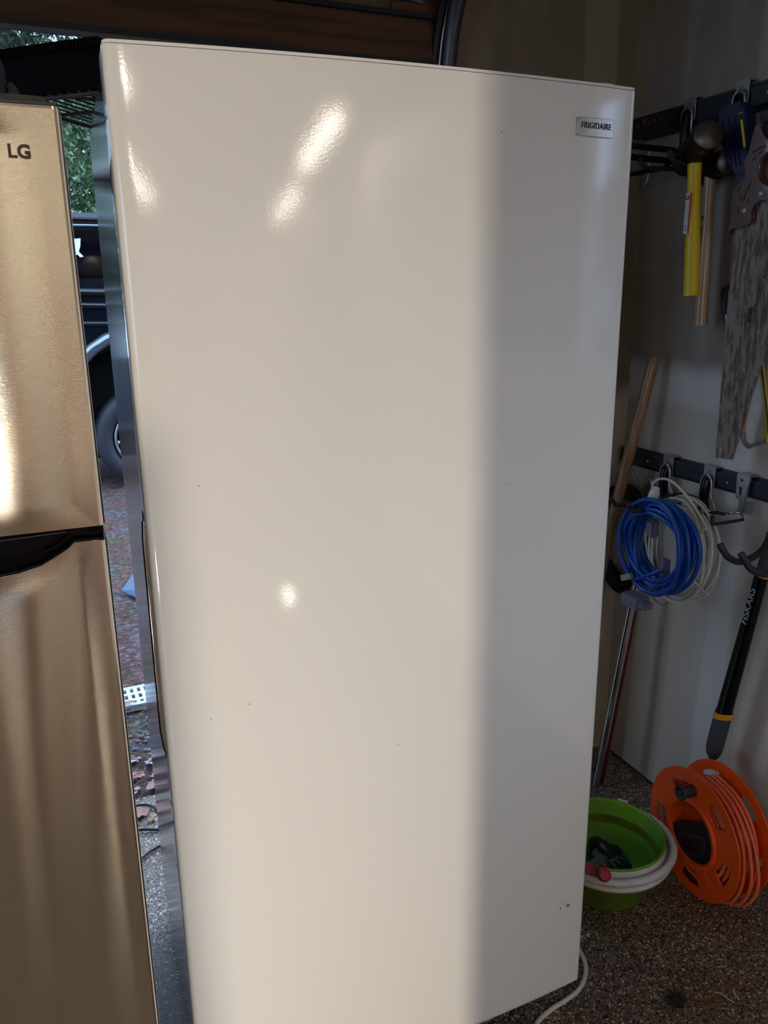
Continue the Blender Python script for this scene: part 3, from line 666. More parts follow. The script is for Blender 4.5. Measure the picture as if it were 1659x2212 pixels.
# sticker with white / red
T0, T1 = Vector((1.49, 1.611, 1.818)), Vector((1.49, 1.582, 1.485)); dd = (T0-T1).normalized()
SM = frame(Vector((1.4882, 1.621, 0))*1, (0, -1, 0), (0, 0, 1))
def hpt(s, off=-.0152): 
    p = T0.lerp(T1, s); return p+Vector((off, 0, 0))
SMx = frame(hpt(.42), (0, -1, 0), dd)
st = MB().box((-.0125, -.046, -.0006), (.0065, .046, .0006), SMx).build('sticker', M_whitep, h1)
MB().box((.0010, -.046, .0004), (.0068, .046, .0010), SMx).build('red_band', mat('sticker red', (.55, .02, .02), .5), st)
MB().lathe([(.0058, 0), (.0055, .0005)], 16, SMx @ Matrix.Translation((-.0065, .036, .0006))).build('black_disc', M_ink, st)
text('8', .009, SMx @ Matrix.Translation((-.0065, .036, .0016)), M_whitep, st, 'digit', .0002, weight=.0003)
for k in range(5): MB().box((-.0105, -.040+.003*k, .0006), (-.002, -.0388+.003*k, .0010), SMx).build('barcode_bar', M_ink, st)
for k in range(3): MB().box((-.0100+.0035*k, -.018, .0006), (-.0088+.0035*k, .024-.006*k, .0010), SMx).build('print_line', M_grey, st)
W0, W1 = Vector((1.556, 1.624, 1.795)), Vector((1.556, 1.612, 1.412))
WMx = frame(W0.lerp(W1, .37)+Vector((-.0148, .004, 0)), (0, -1, 0), (W0-W1))
MB().tube([WMx @ Vector((.0052*math.cos(a), .017+.0052*math.sin(a), 0)) for a in [2*math.pi*k/20 for k in range(20)]], .0006, 5, closed=True).build('burnt_ring', M_iron, h2)
MB().box((-.0006, .0145, -.0003), (.0008, .0195, .0006), WMx).build('burnt_stroke', M_iron, h2)
for k in range(8): MB().box((-.0035+.0006*(k % 2), -.050+.0065*k, -.0003), (.0035-.001*(k % 3), -.0463+.0065*k, .0006), WMx).build('burnt_stroke', M_iron, h2)

# ------------------------------------------------------------------ dark blue tool
bt = thing('hand_clamp', 'dark blue hand tool with a yellow stripe and round silver rivet', 'tool', (1.545, 1.53, 1.72))
WX = lambda x: Matrix(((0, 0, 1, x), (1, 0, 0, 0), (0, 1, 0, 0), (0, 0, 0, 1)))
def yzplate(nm, poly, x0, x1, m, par, bevel=.0): 
    mb = MB(); mb.prism(poly, x0, x1, ax='x'); return mb.build(nm, m, par, bevel=bevel)
yzplate('body', [(1.590, 1.903), (1.560, 1.912), (1.525, 1.914), (1.505, 1.895), (1.498, 1.86), (1.484, 1.795), (1.486, 1.755), (1.516, 1.755), (1.556, 1.80), (1.578, 1.85)], 1.528, 1.560, M_bluetool, bt, .003)
yzplate('lower_leg', [(1.524, 1.76), (1.480, 1.76), (1.470, 1.71), (1.478, 1.66), (1.496, 1.655), (1.514, 1.71)], 1.533, 1.556, M_bluetool, bt, .003)
for a in (0, 1, 2): MB().tube([(1.527, 1.575-.02*a, 1.885), (1.527, 1.528-.012*a, 1.775)], .0013, 6).build('rib', M_bluetool, bt)
MB().tube([(1.5272, 1.513, 1.872), (1.5272, 1.495, 1.812)], .0030, 6).build('yellow_stripe', M_yellow, bt)
MB().lathe([(.0085, 0), (.0080, .002), (.0001, .003)], 20, frame((1.5275, 1.521, 1.888), (0, -1, 0), (0, 0, 1))).build('rivet', M_face, bt)
yzplate('black_cheek', [(1.592, 1.878), (1.600, 1.862), (1.598, 1.842), (1.582, 1.828), (1.566, 1.84), (1.575, 1.875)], 1.545, 1.565, M_black, bt, .003)

# ------------------------------------------------------------------ saw
sw = thing('handsaw', 'old crosscut handsaw with rust-streaked blade and carved brown handle', 'saw', (1.52, 1.45, 1.09))
VM = lambda x: frame((x, 0, 0), (0, -1, 0), (0, 0, 1))
def yz(l): return [(-y, z) for y, z in l]
teeth = []
p0, p1 = Vector((1.428, 1.100)), Vector((1.395, 1.265)); 
def tooth_edge(a, b, n):
    a, b = Vector(a), Vector(b); d = (b-a); nn = Vector((-d.y, d.x)).normalized()*.0013; out = []
    for i in range(n):
        out.append(tuple(a+d*i/n)); out.append(tuple(a+d*(i+.5)/n-nn if False else a+d*(i+.5)/n+nn*(-1 if nn.x > 0 else 1)))
    return out
edge = tooth_edge((1.428, 1.100), (1.374, 1.330), 60)+tooth_edge((1.374, 1.330), (1.318, 1.62), 60)
blade = [(1.483, 1.094), (1.430, 1.0985)]+edge+[(1.318, 1.66), (1.36, 1.72), (1.46, 1.72), (1.490, 1.66), (1.494, 1.636), (1.492, 1.441), (1.487, 1.254)]
hole = [(1.470+.0036*math.cos(a), 1.116+.0036*math.sin(a)) for a in [2*math.pi*k/14 for k in range(14)]]
curve_plate('blade', yz(blade), [yz(hole)], .0012, VM(1.52), M_blade, sw)
hd = [(1.453, 1.848), (1.458, 1.83), (1.464, 1.80), (1.472, 1.785), (1.475, 1.772), (1.469, 1.755), (1.470, 1.742), (1.487, 1.731), (1.500, 1.714), (1.502, 1.69), (1.500, 1.66), (1.503, 1.632), (1.500, 1.634), (1.442, 1.643), (1.440, 1.668), (1.430, 1.684), (1.408, 1.690), (1.385, 1.680), (1.355, 1.668), (1.318, 1.676), (1.300, 1.70), (1.312, 1.74), (1.300, 1.79), (1.295, 1.83), (1.315, 1.858), (1.330, 1.84), (1.345, 1.815), (1.37, 1.812), (1.40, 1.814), (1.418, 1.815), (1.430, 1.83), (1.443, 1.85)]
gh = smooth_path([(1.434, 1.757, 0), (1.428, 1.778, 0), (1.405, 1.792, 0), (1.375, 1.792, 0), (1.345, 1.78, 0), (1.338, 1.745, 0), (1.355, 1.722, 0), (1.395, 1.716, 0), (1.424, 1.730, 0)], 4, True)
hs = smooth_path([(a, b, 0) for a, b in hd], 3, True)
hdl = curve_plate('handle', yz([(p.x, p.y) for p in hs]), [yz([(p.x, p.y) for p in gh])], .014, VM(1.52), M_sawwood, sw, bevel=.004)
hdl['label'] = 'carved dark brown wooden handle'
for y, z in ((1.462, 1.673), (1.4195, 1.704), (1.38, 1.70)):
    MB().lathe([(.0058, 0), (.0055, .0012), (.0001, .0018)], 16, frame((1.5090, y, z), (0, -1, 0), (0, 0, 1))).build('brass_nut', mat('silver nut', (.75, .68, .6), .4, .6), hdl)
for k, (y, z, a) in enumerate([(1.475, 1.70, .3), (1.463, 1.703, 0.1), (1.452, 1.692, 0), (1.478, 1.676, .1), (1.452, 1.722, 0), (1.482, 1.72, .7), (1.436, 1.80, 1.1), (1.43, 1.79, 1.2), (1.448, 1.795, 1.3), (1.447, 1.78, 1.2), (1.425, 1.80, 1.)]):
    d = Vector((0, -math.sin(a), math.cos(a)))*.0065; c_ = Vector((1.5088, y, z)); MB().tube([c_-d, c_, c_+d], [.0006, .0015, .0006], 6).build('carved_nick', M_iron, hdl)
MB().tube([(1.5088, 1.448, 1.735), (1.5088, 1.468, 1.693)], .0007, 5).build('carved_line', M_iron, hdl)
d = Vector((0, -.017, .074)).normalized(); TXM = frame(Vector((1.519, 1.3935, 1.520)), d, Vector((-1, 0, 0)).cross(d))
text('CROSSCUT HANDSAW', .0150, TXM, mat('etched print', (.05, .035, .03), .7), sw, 'etched_lettering', .0002, xs=.92, weight=.0004)
MB().box((1.5186, 1.420, 1.425), (1.5192, 1.428, 1.458)).build('etched_block', mat('rust block', (.07, .035, .025), .8), sw)
MB().box((1.5186, 1.4165, 1.422), (1.5191, 1.4185, 1.460)).build('etched_bar', M_ink, sw)
hk5 = thing('rail_hook', 'dark rubber hook over which the brown saw handle hangs', 'hook', (XW-.022, 1.41, 1.96))
MB().box((XW-.026, 1.39, 1.92), (XW-.0222, 1.43, 1.970)).build('clip_plate', M_zinc, hk5)
MB().tube(smooth_path([(1.578, 1.435, 1.90), (1.560, 1.436, 1.868), (1.54, 1.43, 1.858), (1.50, 1.41, 1.850), (1.47, 1.39, 1.845), (1.46, 1.385, 1.862)], 5), .009, 12).build('arm', mat('dark green rubber', (.02, .028, .028), .5), hk5)
# black grip with steel shaft behind the saw
bg_ = thing('file_tool', 'slim tool with a black grip hanging behind the saw blade', 'tool', (1.572, 1.50, 1.36))
MB().tube([(1.572, 1.555, 1.505), (1.572, 1.553, 1.49), (1.572, 1.545, 1.44)], [.010, .0125, .011], 12).build('grip', M_black, bg_)
MB().tube([(1.572, 1.552, 1.50), (1.572, 1.520, 1.53), (1.576, 1.48, 1.60), (1.58, 1.46, 1.70)], .006, 8).build('upper_shaft', M_black, bg_)
MB().tube([(1.572, 1.545, 1.44), (1.574, 1.530, 1.38), (1.576, 1.50, 1.30)], .0035, 8).build('shaft', M_zinc, bg_)
# hacksaw
hsw = thing('hacksaw', 'yellow and grey hacksaw hanging between saw tip and the right edge', 'saw', (1.575, 1.40, 1.13))
MB().tube(smooth_path([(1.577, 1.430, 1.34), (1.577, 1.400, 1.235), (1.577, 1.384, 1.165), (1.577, 1.380, 1.145)], 4), .0052, 8).build('yellow_frame', M_yellow, hsw)
MB().tube([(1.5708, 1.421, 1.33), (1.5708, 1.391, 1.225), (1.5708, 1.377, 1.165)], .0018, 6).build('black_stripe', M_ink, hsw)
MB().tube(smooth_path([(1.577, 1.380, 1.147), (1.577, 1.40, 1.140), (1.577, 1.425, 1.130), (1.577, 1.440, 1.126), (1.577, 1.455, 1.140), (1.577, 1.460, 1.160)], 5), [.0035]*6+[.0045]*6+[.006]*14, 10).build('grey_end', mat('grey paint', (.26, .25, .25), .5), hsw)
MB().tube([(1.577, 1.460, 1.158), (1.577, 1.455, 1.20), (1.577, 1.43, 1.40)], .0038, 8).build('spine', M_orangetrim, hsw)
MB().box((1.5760, 1.375, 1.150), (1.578, 1.383, 1.35)).build('hacksaw_blade', M_sticker, hsw)

# ------------------------------------------------------------------ loppers
lp = thing('loppers', 'black long-handled loppers with amber bands hanging over the cord reel', 'loppers', (1.545, 1.42, .26))
LT, LB = Vector((1.54, 1.305, .94)), Vector((1.54, 1.413, .276)); ld_ = (LB-LT); 
def lpt(s): return LT+ld_*s
def lwin(s0, s1, w0, w1, nm, m, n=8, flat=.62):
    return MB().tube([lpt(s0+(s1-s0)*i/n) for i in range(n+1)], [w0+(w1-w0)*i/n for i in range(n+1)], 16, flat=flat).build(nm, m, lp)
lwin(.0, .155, .0165, .0165, 'upper_shaft', M_charcoal)
tb = lwin(.150, .80, .0185, .0235, 'handle_tube', M_blackg)
MB().tube([lpt(.148), lpt(.165)], [.0195, .0195], 16, flat=.64).build('amber_ring', M_orangetrim, lp)
pp = [lpt(.775+.225*i/12) for i in range(13)]; rr = [.0250]*9+[.0245, .0225, .018, .008]
MB().tube(pp, rr, 18, flat=.66).build('grip', M_charcoal, lp)
ring = MB(); rv = []
for k in range(24):
    a = 2*math.pi*k/24; off = .012*math.cos(a)
    base = lpt(.785)+ld_.normalized()*off*-1.0; side = Vector((0, 1, 0))
    q = ld_.normalized().cross(Vector((1, 0, 0))).normalized()
    rv.append((base, q*math.cos(a)*.0258+Vector((1, 0, 0))*math.sin(a)*.0175))
v = []; 
for (b_, r_) in rv: v += [b_+r_-ld_.normalized()*.009, b_+r_*1.02, b_+r_+ld_.normalized()*.009]
f = []
for k in range(24):
    j = (k+1) % 24
    f += [[3*k, 3*j, 3*j+1, 3*k+1], [3*k+1, 3*j+1, 3*j+2, 3*k+2]]
ring.add(v, f, True).build('amber_band', M_orangetrim, lp)
tdir = (LT-LB).normalized(); LTM = frame(lpt(.29)+Vector((-.0132, .003, 0)), tdir, Vector((-1, 0, 0)).cross(tdir))
tx_ = text('FISKARS', .0255, LTM, M_grey, lp, 'lettering', .0003, xs=1.12, weight=.0002); tx_['label'] = 'grey FISKARS lettering'

# ------------------------------------------------------------------ coiled cords
def coil(nm, label, c, ry, rz, n, r, m, dx, jit, seed, tilt=0., extra=None):
    rr_ = random.Random(seed); t = thing(nm, label, 'cord', (c[0], c[1], c[2]-rz))
    mb = MB()
    for k in range(n):
        fy = 1-(k % 4)*jit*1.0+rr_.uniform(-.3, .3)*jit; fz = 1-((k*3) % 4)*jit+rr_.uniform(-.4, .4)*jit
        ph = rr_.uniform(0, 6.28); cx = c[0]+dx*(k/(n-1)-.5); oy = rr_.uniform(-.006, .006); oz = rr_.uniform(-.004, .004)
        pts = []
        for i in range(56):
            a = 2*math.pi*i/56
            y = c[1]+oy+ry*fy*math.cos(a)*(1+.02*math.sin(2*a+ph)); z = c[2]+oz+rz*fz*math.sin(a)*(1+.02*math.cos(3*a+ph))
            x = cx+.006*math.sin(2*a+ph)+tilt*math.sin(a)
            pts.append((x, y, z))
        mb.tube(pts, r, 8, closed=True)
    mb.build('loops', m, t)
    return t
bc = coil('extension_cord', 'coil of thick bright blue extension cord on the wall hook', (1.405, 1.530, .862), .113, .122, 11, .0060, M_blue, .05, .085, 5)
MB().tube(smooth_path([(1.40, 1.50, .81), (1.385, 1.53, .79), (1.38, 1.57, .765), (1.39, 1.60, .76), (1.40, 1.63, .79)], 6), .0050, 8).build('loose_strand', M_blue, bc)
MB().tube(smooth_path([(1.385, 1.44, .79), (1.382, 1.50, .748), (1.386, 1.55, .742), (1.40, 1.60, .765)], 6), .0050, 8).build('loose_strand', M_blue, bc)
MB().tube(smooth_path([(1.372, 1.470, .81), (1.368, 1.495, .77), (1.37, 1.505, .745), (1.376, 1.47, .728), (1.38, 1.455, .74)], 5), .0011, 6).build('tie', M_galv, bc)
MB().box((1.368, 1.585, .752), (1.378, 1.625, .768), Matrix.Translation((1.373, 1.605, .76)) @ Matrix.Rotation(-.45, 4, 'X') @ Matrix.Translation((-1.373, -1.605, -.76))).build('paper_tag', mat('worn tag', (.30, .28, .26), .8), bc)
cx_ = MB(); cx_.box((1.41, 1.600, .655), (1.455, 1.668, .690)); cx_.box((1.415, 1.575, .664), (1.445, 1.602, .684))
cx_.build('plug_block', M_clear, bc, bevel=.003)
MB().box((1.398, 1.495, .785), (1.42, 1.520, .835)).build('plug_end', M_clear, bc, bevel=.004)
MB().box((1.405, 1.555, .875), (1.43, 1.590, .925)).build('plug_end', M_clear, bc, bevel=.006)
wc = coil('extension_cord', 'coil of thin white extension cord hanging behind the blue one', (1.50, 1.552, .838), .116, .140, 13, .0036, M_cordw, .055, .075, 11)
MB().tube(smooth_path([(1.45, 1.622, .992), (1.45, 1.615, 1.012), (1.45, 1.585, 1.026), (1.45, 1.545, 1.024), (1.455, 1.50, .998), (1.465, 1.465, .96), (1.48, 1.445, .92)], 6), .0036, 8).build('end_strand', M_cordw, wc)
MB().lathe([(.006, .03), (.010, .026), (.006, .021), (.012, .018), (.014, .008), (.013, -.012), (.012, -.016)], 14, Matrix.Translation((1.448, 1.612, .972)) @ Matrix.Rotation(.35, 4, 'X')).build('plug', M_whitep, wc)
MB().tube(smooth_path([(1.465, 1.50, .875), (1.462, 1.465, .90), (1.46, 1.437, .928)], 4), .0036, 8).build('crossing_strand', M_cordw, wc)
MB().tube(smooth_path([(1.462, 1.50, .80), (1.46, 1.45, .783), (1.462, 1.405, .762)], 4), .0036, 8).build('crossing_strand', M_cordw, wc)
kc = coil('hose_coil', 'dark coil of black cable hanging between the freezer and the blue cord', (1.572, 1.862, .77), .115, .165, 12, .0055, M_cordb, .03, .07, 21)

# ------------------------------------------------------------------ poles leaning in the corner
wp = thing('long_handle', 'long worn wooden tool handle leaning against the wall beside the freezer', 'pole', (1.40, 1.86, 0))
MB().tube([(1.565, 1.778, 1.325), (1.562, 1.780, 1.315), (1.558, 1.784, 1.28), (1.50, 1.836, .841), (1.395, 1.875, .03)], [.006, .0135, .0165, .0160, .016], 16).build('shaft', M_oldwood, wp)
MB().box((1.36, 1.85, 0), (1.43, 1.90, .05)).build('foot', M_iron, wp)
cp = thing('steel_pole', 'slim chrome pole leaning below the blue cord', 'pole', (1.45, 1.77, 0))
MB().tube([(1.51, 1.714, .70), (1.50, 1.721, .637), (1.445, 1.763, .005)], .0125, 16).build('shaft', M_chrome, cp)
rp = thing('red_pole', 'thin dark red rod standing close beside the chrome pole', 'pole', (1.475, 1.757, 0))
MB().tube([(1.522, 1.729, .60), (1.468, 1.762, .005)], .006, 10).build('shaft', M_dkred, rp)

# ------------------------------------------------------------------ bucket
BC = Vector((1.200, 1.408, 0))
bk = thing('bucket', 'collapsible green bucket with a white collar ring, holding gloves', 'bucket', BC)
BT = Matrix.Translation(BC)
bi = MB().lathe([(.0001, .006), (.098, .006), (.106, .012), (.120, .055), (.124, .060), (.126, .085), (.130, .09), (.138, .150), (.141, .1555), (.1445, .1555), (.1445, .149)], 56, BT, cap=False).build('inner_wall', M_green, bk)
MB().lathe([(.0001, 0), (.104, 0), (.109, .006), (.122, .055), (.127, .060), (.130, .10), (.134, .116)], 56, BT, cap=False).build('outer_wall', M_greend, bk)
MB().lathe([(.1445, .149), (.146, .135), (.147, .124), (.150, .122), (.150, .114), (.134, .114)], 56, BT, cap=False).build('collar', M_ring, bk)
rg = MB(); pts = []
for i in range(72):
    a = 2*math.pi*i/72; k = math.cos(a-.15); rx = .158+.011*max(0, k)
    pts.append((BC.x+rx*math.cos(a), BC.y+rx*math.sin(a), .124-.006*math.sin(a)+.004*max(0, k)))
rg.tube(pts, .0095, 10, closed=True).build('ring_handle', M_ring, bk)
MB().lathe([(.147, .100), (.162, .103), (.166, .112), (.163, .116), (.150, .118)], 56, BT, cap=False).build('skirt', M_ring, bk)
a = math.radians(-5); lugp = [(.155, -.022), (.190, -.012), (.197, -.004), (.190, .006), (.160, .020)]
lug = curve_plate('lug', [(p, q) for p, q in lugp], [[(.180+.006*math.cos(t), -.003+.004*math.sin(t)) for t in [2*math.pi*k/12 for k in range(12)]]], .004, BT @ Matrix.Translation((0, 0, .108)) @ Matrix.Rotation(math.radians(-12), 4, 'Z'), M_ring, bk)
MB().box((-.012, -.014, -.004), (.012, .014, .006), BT @ Matrix.Rotation(math.radians(38), 4, 'Z') @ Matrix.Translation((.173, 0, .128))).build('handle_latch', M_ring, bk)
# garden gloves in bucket
def glove(label, c, col, tips, ang):
    t = thing('garden_glove', label, 'glove', c)
    MG = Matrix.Translation(c) @ Matrix.Rotation(ang, 4, 'Z')
    MB().tube([MG @ Vector(p) for p in ((-.05, 0, .008), (-.03, 0, .016), (0, 0, .02), (.03, 0, .016), (.045, 0, .012))], [.012, .022, .027, .024, .016], 14, flat=.8).build('palm', col, t)
    for k, (dy, l) in enumerate(((-.020, .045), (-.007, .055), (.007, .052), (.020, .04))):
        MB().tube([MG @ Vector(p) for p in ((.035, dy, .014), (.035+l*.5, dy*1.3, .018), (.035+l*.95, dy*1.5, .010), (.035+l, dy*1.5, .006))], [.0095, .0095, .009, .005], 10).build('finger', tips, t)
    MB().tube([MG @ Vector(p) for p in ((-.01, .02, .012), (.005, .038, .014), (.022, .046, .012))], [.010, .010, .006], 10).build('thumb', tips, t)
    return t
M_gr = mat('grey green fabric', (.10, .115, .085), .85)
glove('green-grey glove lying in the bottom of the green bucket', (1.185, 1.420, .022), M_gr, M_gr, .5)
gl1 = glove('black glove balled up at the back of the bucket', (1.245, 1.470, .020), M_cordb, M_cordb, -1.6)
tb_ = thing('trowel', 'dark hand tool with raspberry red grip ends poking out of the bucket', 'tool', (1.10, 1.33, .03))
h_ = [(1.078, 1.262, .172), (1.092, 1.282, .156), (1.122, 1.325, .122), (1.16, 1.37, .06)]
MB().tube(h_[:1]+[(1.083, 1.269, .167)]+h_[1:2], [.010, .0165, .0165], 14).build('grip_end', M_red, tb_)
MB().tube(h_[1:3], [.0155, .0155], 14).build('grip', mat('dark brown rubber', (.035, .02, .018), .6), tb_)
MB().tube([h_[2], (1.129, 1.334, .114)], [.0185, .0185], 14).build('collar', M_red, tb_)
MB().tube([(1.129, 1.334, .114), h_[3], (1.18, 1.40, .03)], [.010, .007, .004], 12).build('shank', M_gr, tb_)
MB().tube([(1.078, 1.318, .150), (1.098, 1.340, .125)], [.014, .013], 14).build('second_grip', M_red, tb_)

# ------------------------------------------------------------------ cord reel
RC = Vector((1.386, 1.305, .165)); RR = .1647; RWd = .0957
rl = thing('cord_reel', 'orange plastic cord reel wound with orange extension cord on the floor', 'reel', (RC.x+.048, RC.y, 0))
RD = Vector((math.sin(1.6427), math.cos(1.6427), 0)).normalized()     # axis towards the wall
RX = Vector((0, 0, 1)).cross(RD)*-1 if False else RD.cross(Vector((0, 0, 1)))  # screen right = -y
RM = frame(RC, RX, (0, 0, 1))       # local x = right, y = up, z = towards viewer
if (RM.to_3x3() @ Vector((0, 0, 1))).dot(RD) > 0: RM = frame(RC, -RX, (0, 0, 1))
def circ2(r, n=72, c=(0, 0)): return [(c[0]+r*math.cos(2*math.pi*k/n), c[1]+r*math.sin(2*math.pi*k/n)) for k in range(n)]
def bean(ang, r0=.100, r1=.142, half=15):
    out = []
    for k in range(9): a_ = math.radians(ang-half+2*half*k/8); out.append((r1*math.cos(a_)*(1-.03*abs(k-4)/4), r1*math.sin(a_)*(1-.03*abs(k-4)/4)))
    for k in range(9): a_ = math.radians(ang+half*.75-1.5*half*k/8); out.append((r0*math.cos(a_), r0*math.sin(a_)))
    p = smooth_path([(x, y, 0) for x, y in out], 2, True); return [(q.x, q.y) for q in p]
holes = [bean(118), bean(52), bean(-16), bean(-86), bean(-170)]
flat = [(RR*math.cos(2*math.pi*k/90), max(-RR, RR*math.sin(2*math.pi*k/90))) for k in range(90)]
d1 = curve_plate('front_flange', flat, holes+[circ2(.090)], .002, RM, M_orange, rl, bevel=.0012)
d2 = curve_plate('back_flange', flat, [bean(118), bean(52), bean(-16), bean(-86), bean(-170)]+[circ2(.05)], .002, RM @ Matrix.Translation((0, 0, -RWd)), M_orange, rl, bevel=.0012)
MB().lathe([(.0905, 0.0), (.0915, .006), (.088, .010), (.080, .009), (.075, .0), (.072, -.03)], 60, RM, cap=False).build('hub_rim', M_orange, d1)
MB().lathe([(.0001, -.032), (.074, -.032), (.0755, .004), (.078, .009)], 48, RM, cap=False).build('hub_dish', M_orange, rl)
MB().lathe([(.085, -RWd+.001), (.085, -.001)], 48, RM, cap=False).build('drum', M_orange, rl)
for ang in (150, 85, 17, -52, -128):
    a_ = math.radians(ang); ca, sa = math.cos(a_), math.sin(a_)
    MB().tube([RM @ Vector((.092*ca, .092*sa, .0022)), RM @ Vector((.158*ca, .158*sa, .0010))], [.0016, .0010], 6).build('stiffening_rib', M_orange, d1)
# black grip filling the lower half of the dish
ch = math.radians(52); pts = []
for k in range(25):
    a_ = math.radians(-165+ (52+165)*k/24); pts.append((.0735*math.cos(a_), .0735*math.sin(a_)))
bg2 = MB().prism(pts, -.030, .003, RM).build('grip_plate', M_black, rl, bevel=.001)
pts2 = [(.052*math.cos(math.radians(-150+180*k/16)), -.006+.052*math.sin(math.radians(-150+180*k/16))) for k in range(17)]
MB().prism(pts2, .0032, .0042, RM).build('grip_pocket', mat('dark maroon plastic', (.02, .006, .006), .4), bg2)
MB().tube([RM @ Vector((x, y, .005)) for x, y in pts2], .0022, 6, closed=True).build('grip_edge', M_rubber, bg2)
KM = RM @ Matrix.Translation((-.012, .117, .0))
MB().lathe([(.0155, .002), (.0155, .006), (.0165, .03), (.0185, .042), (.0150, .042), (.0120, .028), (.0001, .026)], 28, KM).build('crank_knob', M_rubber, rl)
# windings
wd = MB(); rnd = random.Random(3)
for layer, (rw, n) in enumerate(((.094, 9), (.104, 9), (.114, 9), (.123, 8), (.131, 6))):
    for k in range(n):
        zc = -.012-(RWd-.024)*(k+.5*(layer % 2))/n; ph = rnd.uniform(0, 6.3); sl = rnd.uniform(-.008, .008)
        pts = [RM @ Vector(((rw+.003*math.sin(2*t+ph))*math.cos(t), (rw+.003*math.sin(2*t+ph))*math.sin(t), max(-RWd+.006, min(-.006, zc+sl*math.sin(t+ph))))) for t in [2*math.pi*i/48 for i in range(48)]]
        wd.tube(pts, .0043, 7, closed=True)
wd.build('wound_cord', M_orangecord, rl)
# sagging loops at the right
for k, (sag, zc) in enumerate(((.0, -.030), (.012, -.045), (.020, -.060), (-.006, -.072))):
    lo = [(-.02, .140, zc), (.05, .132, zc), (.105, .095, zc), (.140+sag*.4, .03, zc), (.146+sag, -.05, zc), (.120+sag, -.12, zc), (.07+sag, -.150, zc), (.02, -.152, zc), (-.04, -.135, zc), (-.09, -.10, zc)]
    MB().tube([RM @ p for p in smooth_path(lo, 6)], .0043, 8).build('loose_loop', M_orangecord, rl)

# ------------------------------------------------------------------ floor litter
def tuft(nm, label, c, n, L, m, sd, spread=(.05, .03)):
    q = random.Random(sd); mb = MB()
    for k in range(n):
        a = q.uniform(-.5, .7); p = Vector((c[0]+q.gauss(0, spread[0]), c[1]+q.gauss(0, spread[1]), .0025+q.random()*.002)); l = L*q.uniform(.5, 1.1)
        d = Vector((math.cos(a), math.sin(a), 0)); nrm_ = Vector((-d.y, d.x, 0))
        pts = [p-d*l/2, p+nrm_*q.uniform(-.006, .006)+Vector((0, 0, .003)), p+d*l/2]
        mb.tube(smooth_path(pts, 3), .0006, 4)
    o = mb.build(nm, m); tag(o, label, 'pine needles'); o['kind'] = 'stuff'; return o
tuft('pine_needles', 'scatter of dry orange-brown pine needles on the floor at the lower right', (1.17, 1.01, 0), 60, .05, mat('dry needle', (.26, .10, .035), .8), 3, (.06, .02))
cl_ = MB(); q = random.Random(9)
for k in range(220):
    p = Vector((1.113+q.gauss(0, .010), 1.045+q.gauss(0, .008), .003+abs(q.gauss(0, .004)))); d = Vector((q.gauss(0, 1), q.gauss(0, 1), q.gauss(0, .4))).normalized()*.008
    cl_.tube([p-d, p+Vector((0, 0, .002)), p+d], .0005, 4)
o = cl_.build('lint_clump', mat('dark lint', (.035, .028, .026), .95)); tag(o, 'dark fluffy clump of lint on the floor at the bottom right', 'lint'); o['kind'] = 'stuff'
for pts, r_, lab in (([(1.203, 1.028, .004), (1.215, 1.018, .006), (1.218, 1.002, .005), (1.226, .990, .003)], .0016, 'thin pale curved twig on the floor left of the thicker one'),
                     ([(1.251, 1.018, .003), (1.243, 1.008, .006), (1.240, .992, .003)], .0024, 'thicker pale bent twig on the floor at the lower right')):
    tag(MB().tube(smooth_path(pts, 5), r_, 8).build('twig', mat('pale twig', (.45, .40, .33), .7)), lab, 'twig')
tag(MB().tube(smooth_path([(1.165, 1.165, .003), (1.178, 1.170, .004), (1.187, 1.167, .003), (1.203, 1.178, .003)], 4), .0013, 6).build('twig', mat('tan twig', (.30, .22, .15), .8)), 'short tan crooked twig on the floor below the bucket', 'twig')

# ------------------------------------------------------------------ cables on the threshold
def cable(lab, pts, r=.0042): return tag(MB().tube(smooth_path(pts, 6), r, 8).build('cable', M_cordb), lab, 'cable')
cable('black cable arching over the brown leaf at the garage threshold', [(-.10, 2.20, .005), (.02, 2.215, .006), (.10, 2.232, .008), (.145, 2.215, .008), (.172, 2.165, .006), (.19, 2.10, .005)])
cable('doubled black cable lying straight across the gap, middle one of three', [(-.2, 2.09, .005), (.03, 2.115, .006), (.10, 2.11, .009), (.16, 2.09, .006), (.25, 2.08, .005)])
cable('thin black cable nearest the camera, curving up to the right between the appliances', [(-.15, 1.90, .004), (.03, 1.915, .005), (.09, 1.982, .007), (.13, 2.012, .006), (.17, 2.024, .005), (.25, 2.035, .005)], .0034)
M_leafbrown = mat('dead leaf', (.38, .20, .15), .7, noise_scale=40, col2=(.26, .13, .10)); M_leafpale = mat('bleached leaf', (.52, .42, .42), .7, noise_scale=50, col2=(.36, .28, .29))
def dead_leaf(c, s, ang, m, lab, pitch=.25):
    mb = MB(); n = 12; v = []; f = []
    for i in range(n+1):
        t = i/n; w_ = s*.36*max(0,math.sin(math.pi*t))**.8*(1+.25*math.sin(t*19))
        for j in (-1, 0, 1): v.append((s*(t-.5), w_*j, s*.10*abs(j)*math.sin(math.pi*t)+s*.05*math.sin(t*7)))
    for i in range(n):
        for j in range(2): a_ = i*3+j; f.append([a_, a_+1, a_+4, a_+3])
    Mx = Matrix.Translation(c) @ Matrix.Rotation(ang, 4, 'Z') @ Matrix.Rotation(pitch*.4, 4, 'Y')
    mb.add([Mx @ Vector(p) for p in v], f, True); mb.tube([Mx @ Vector((-s*.5, 0, 0)), Mx @ Vector((-s*.75, s*.05, .002))], .0008, 5)
    return tag(mb.build('dead_leaf', m), lab, 'leaf')
dead_leaf((.100, 2.192, .008), .085, .3, M_leafbrown, 'curled brown leaf on the concrete threshold under the arching cable')
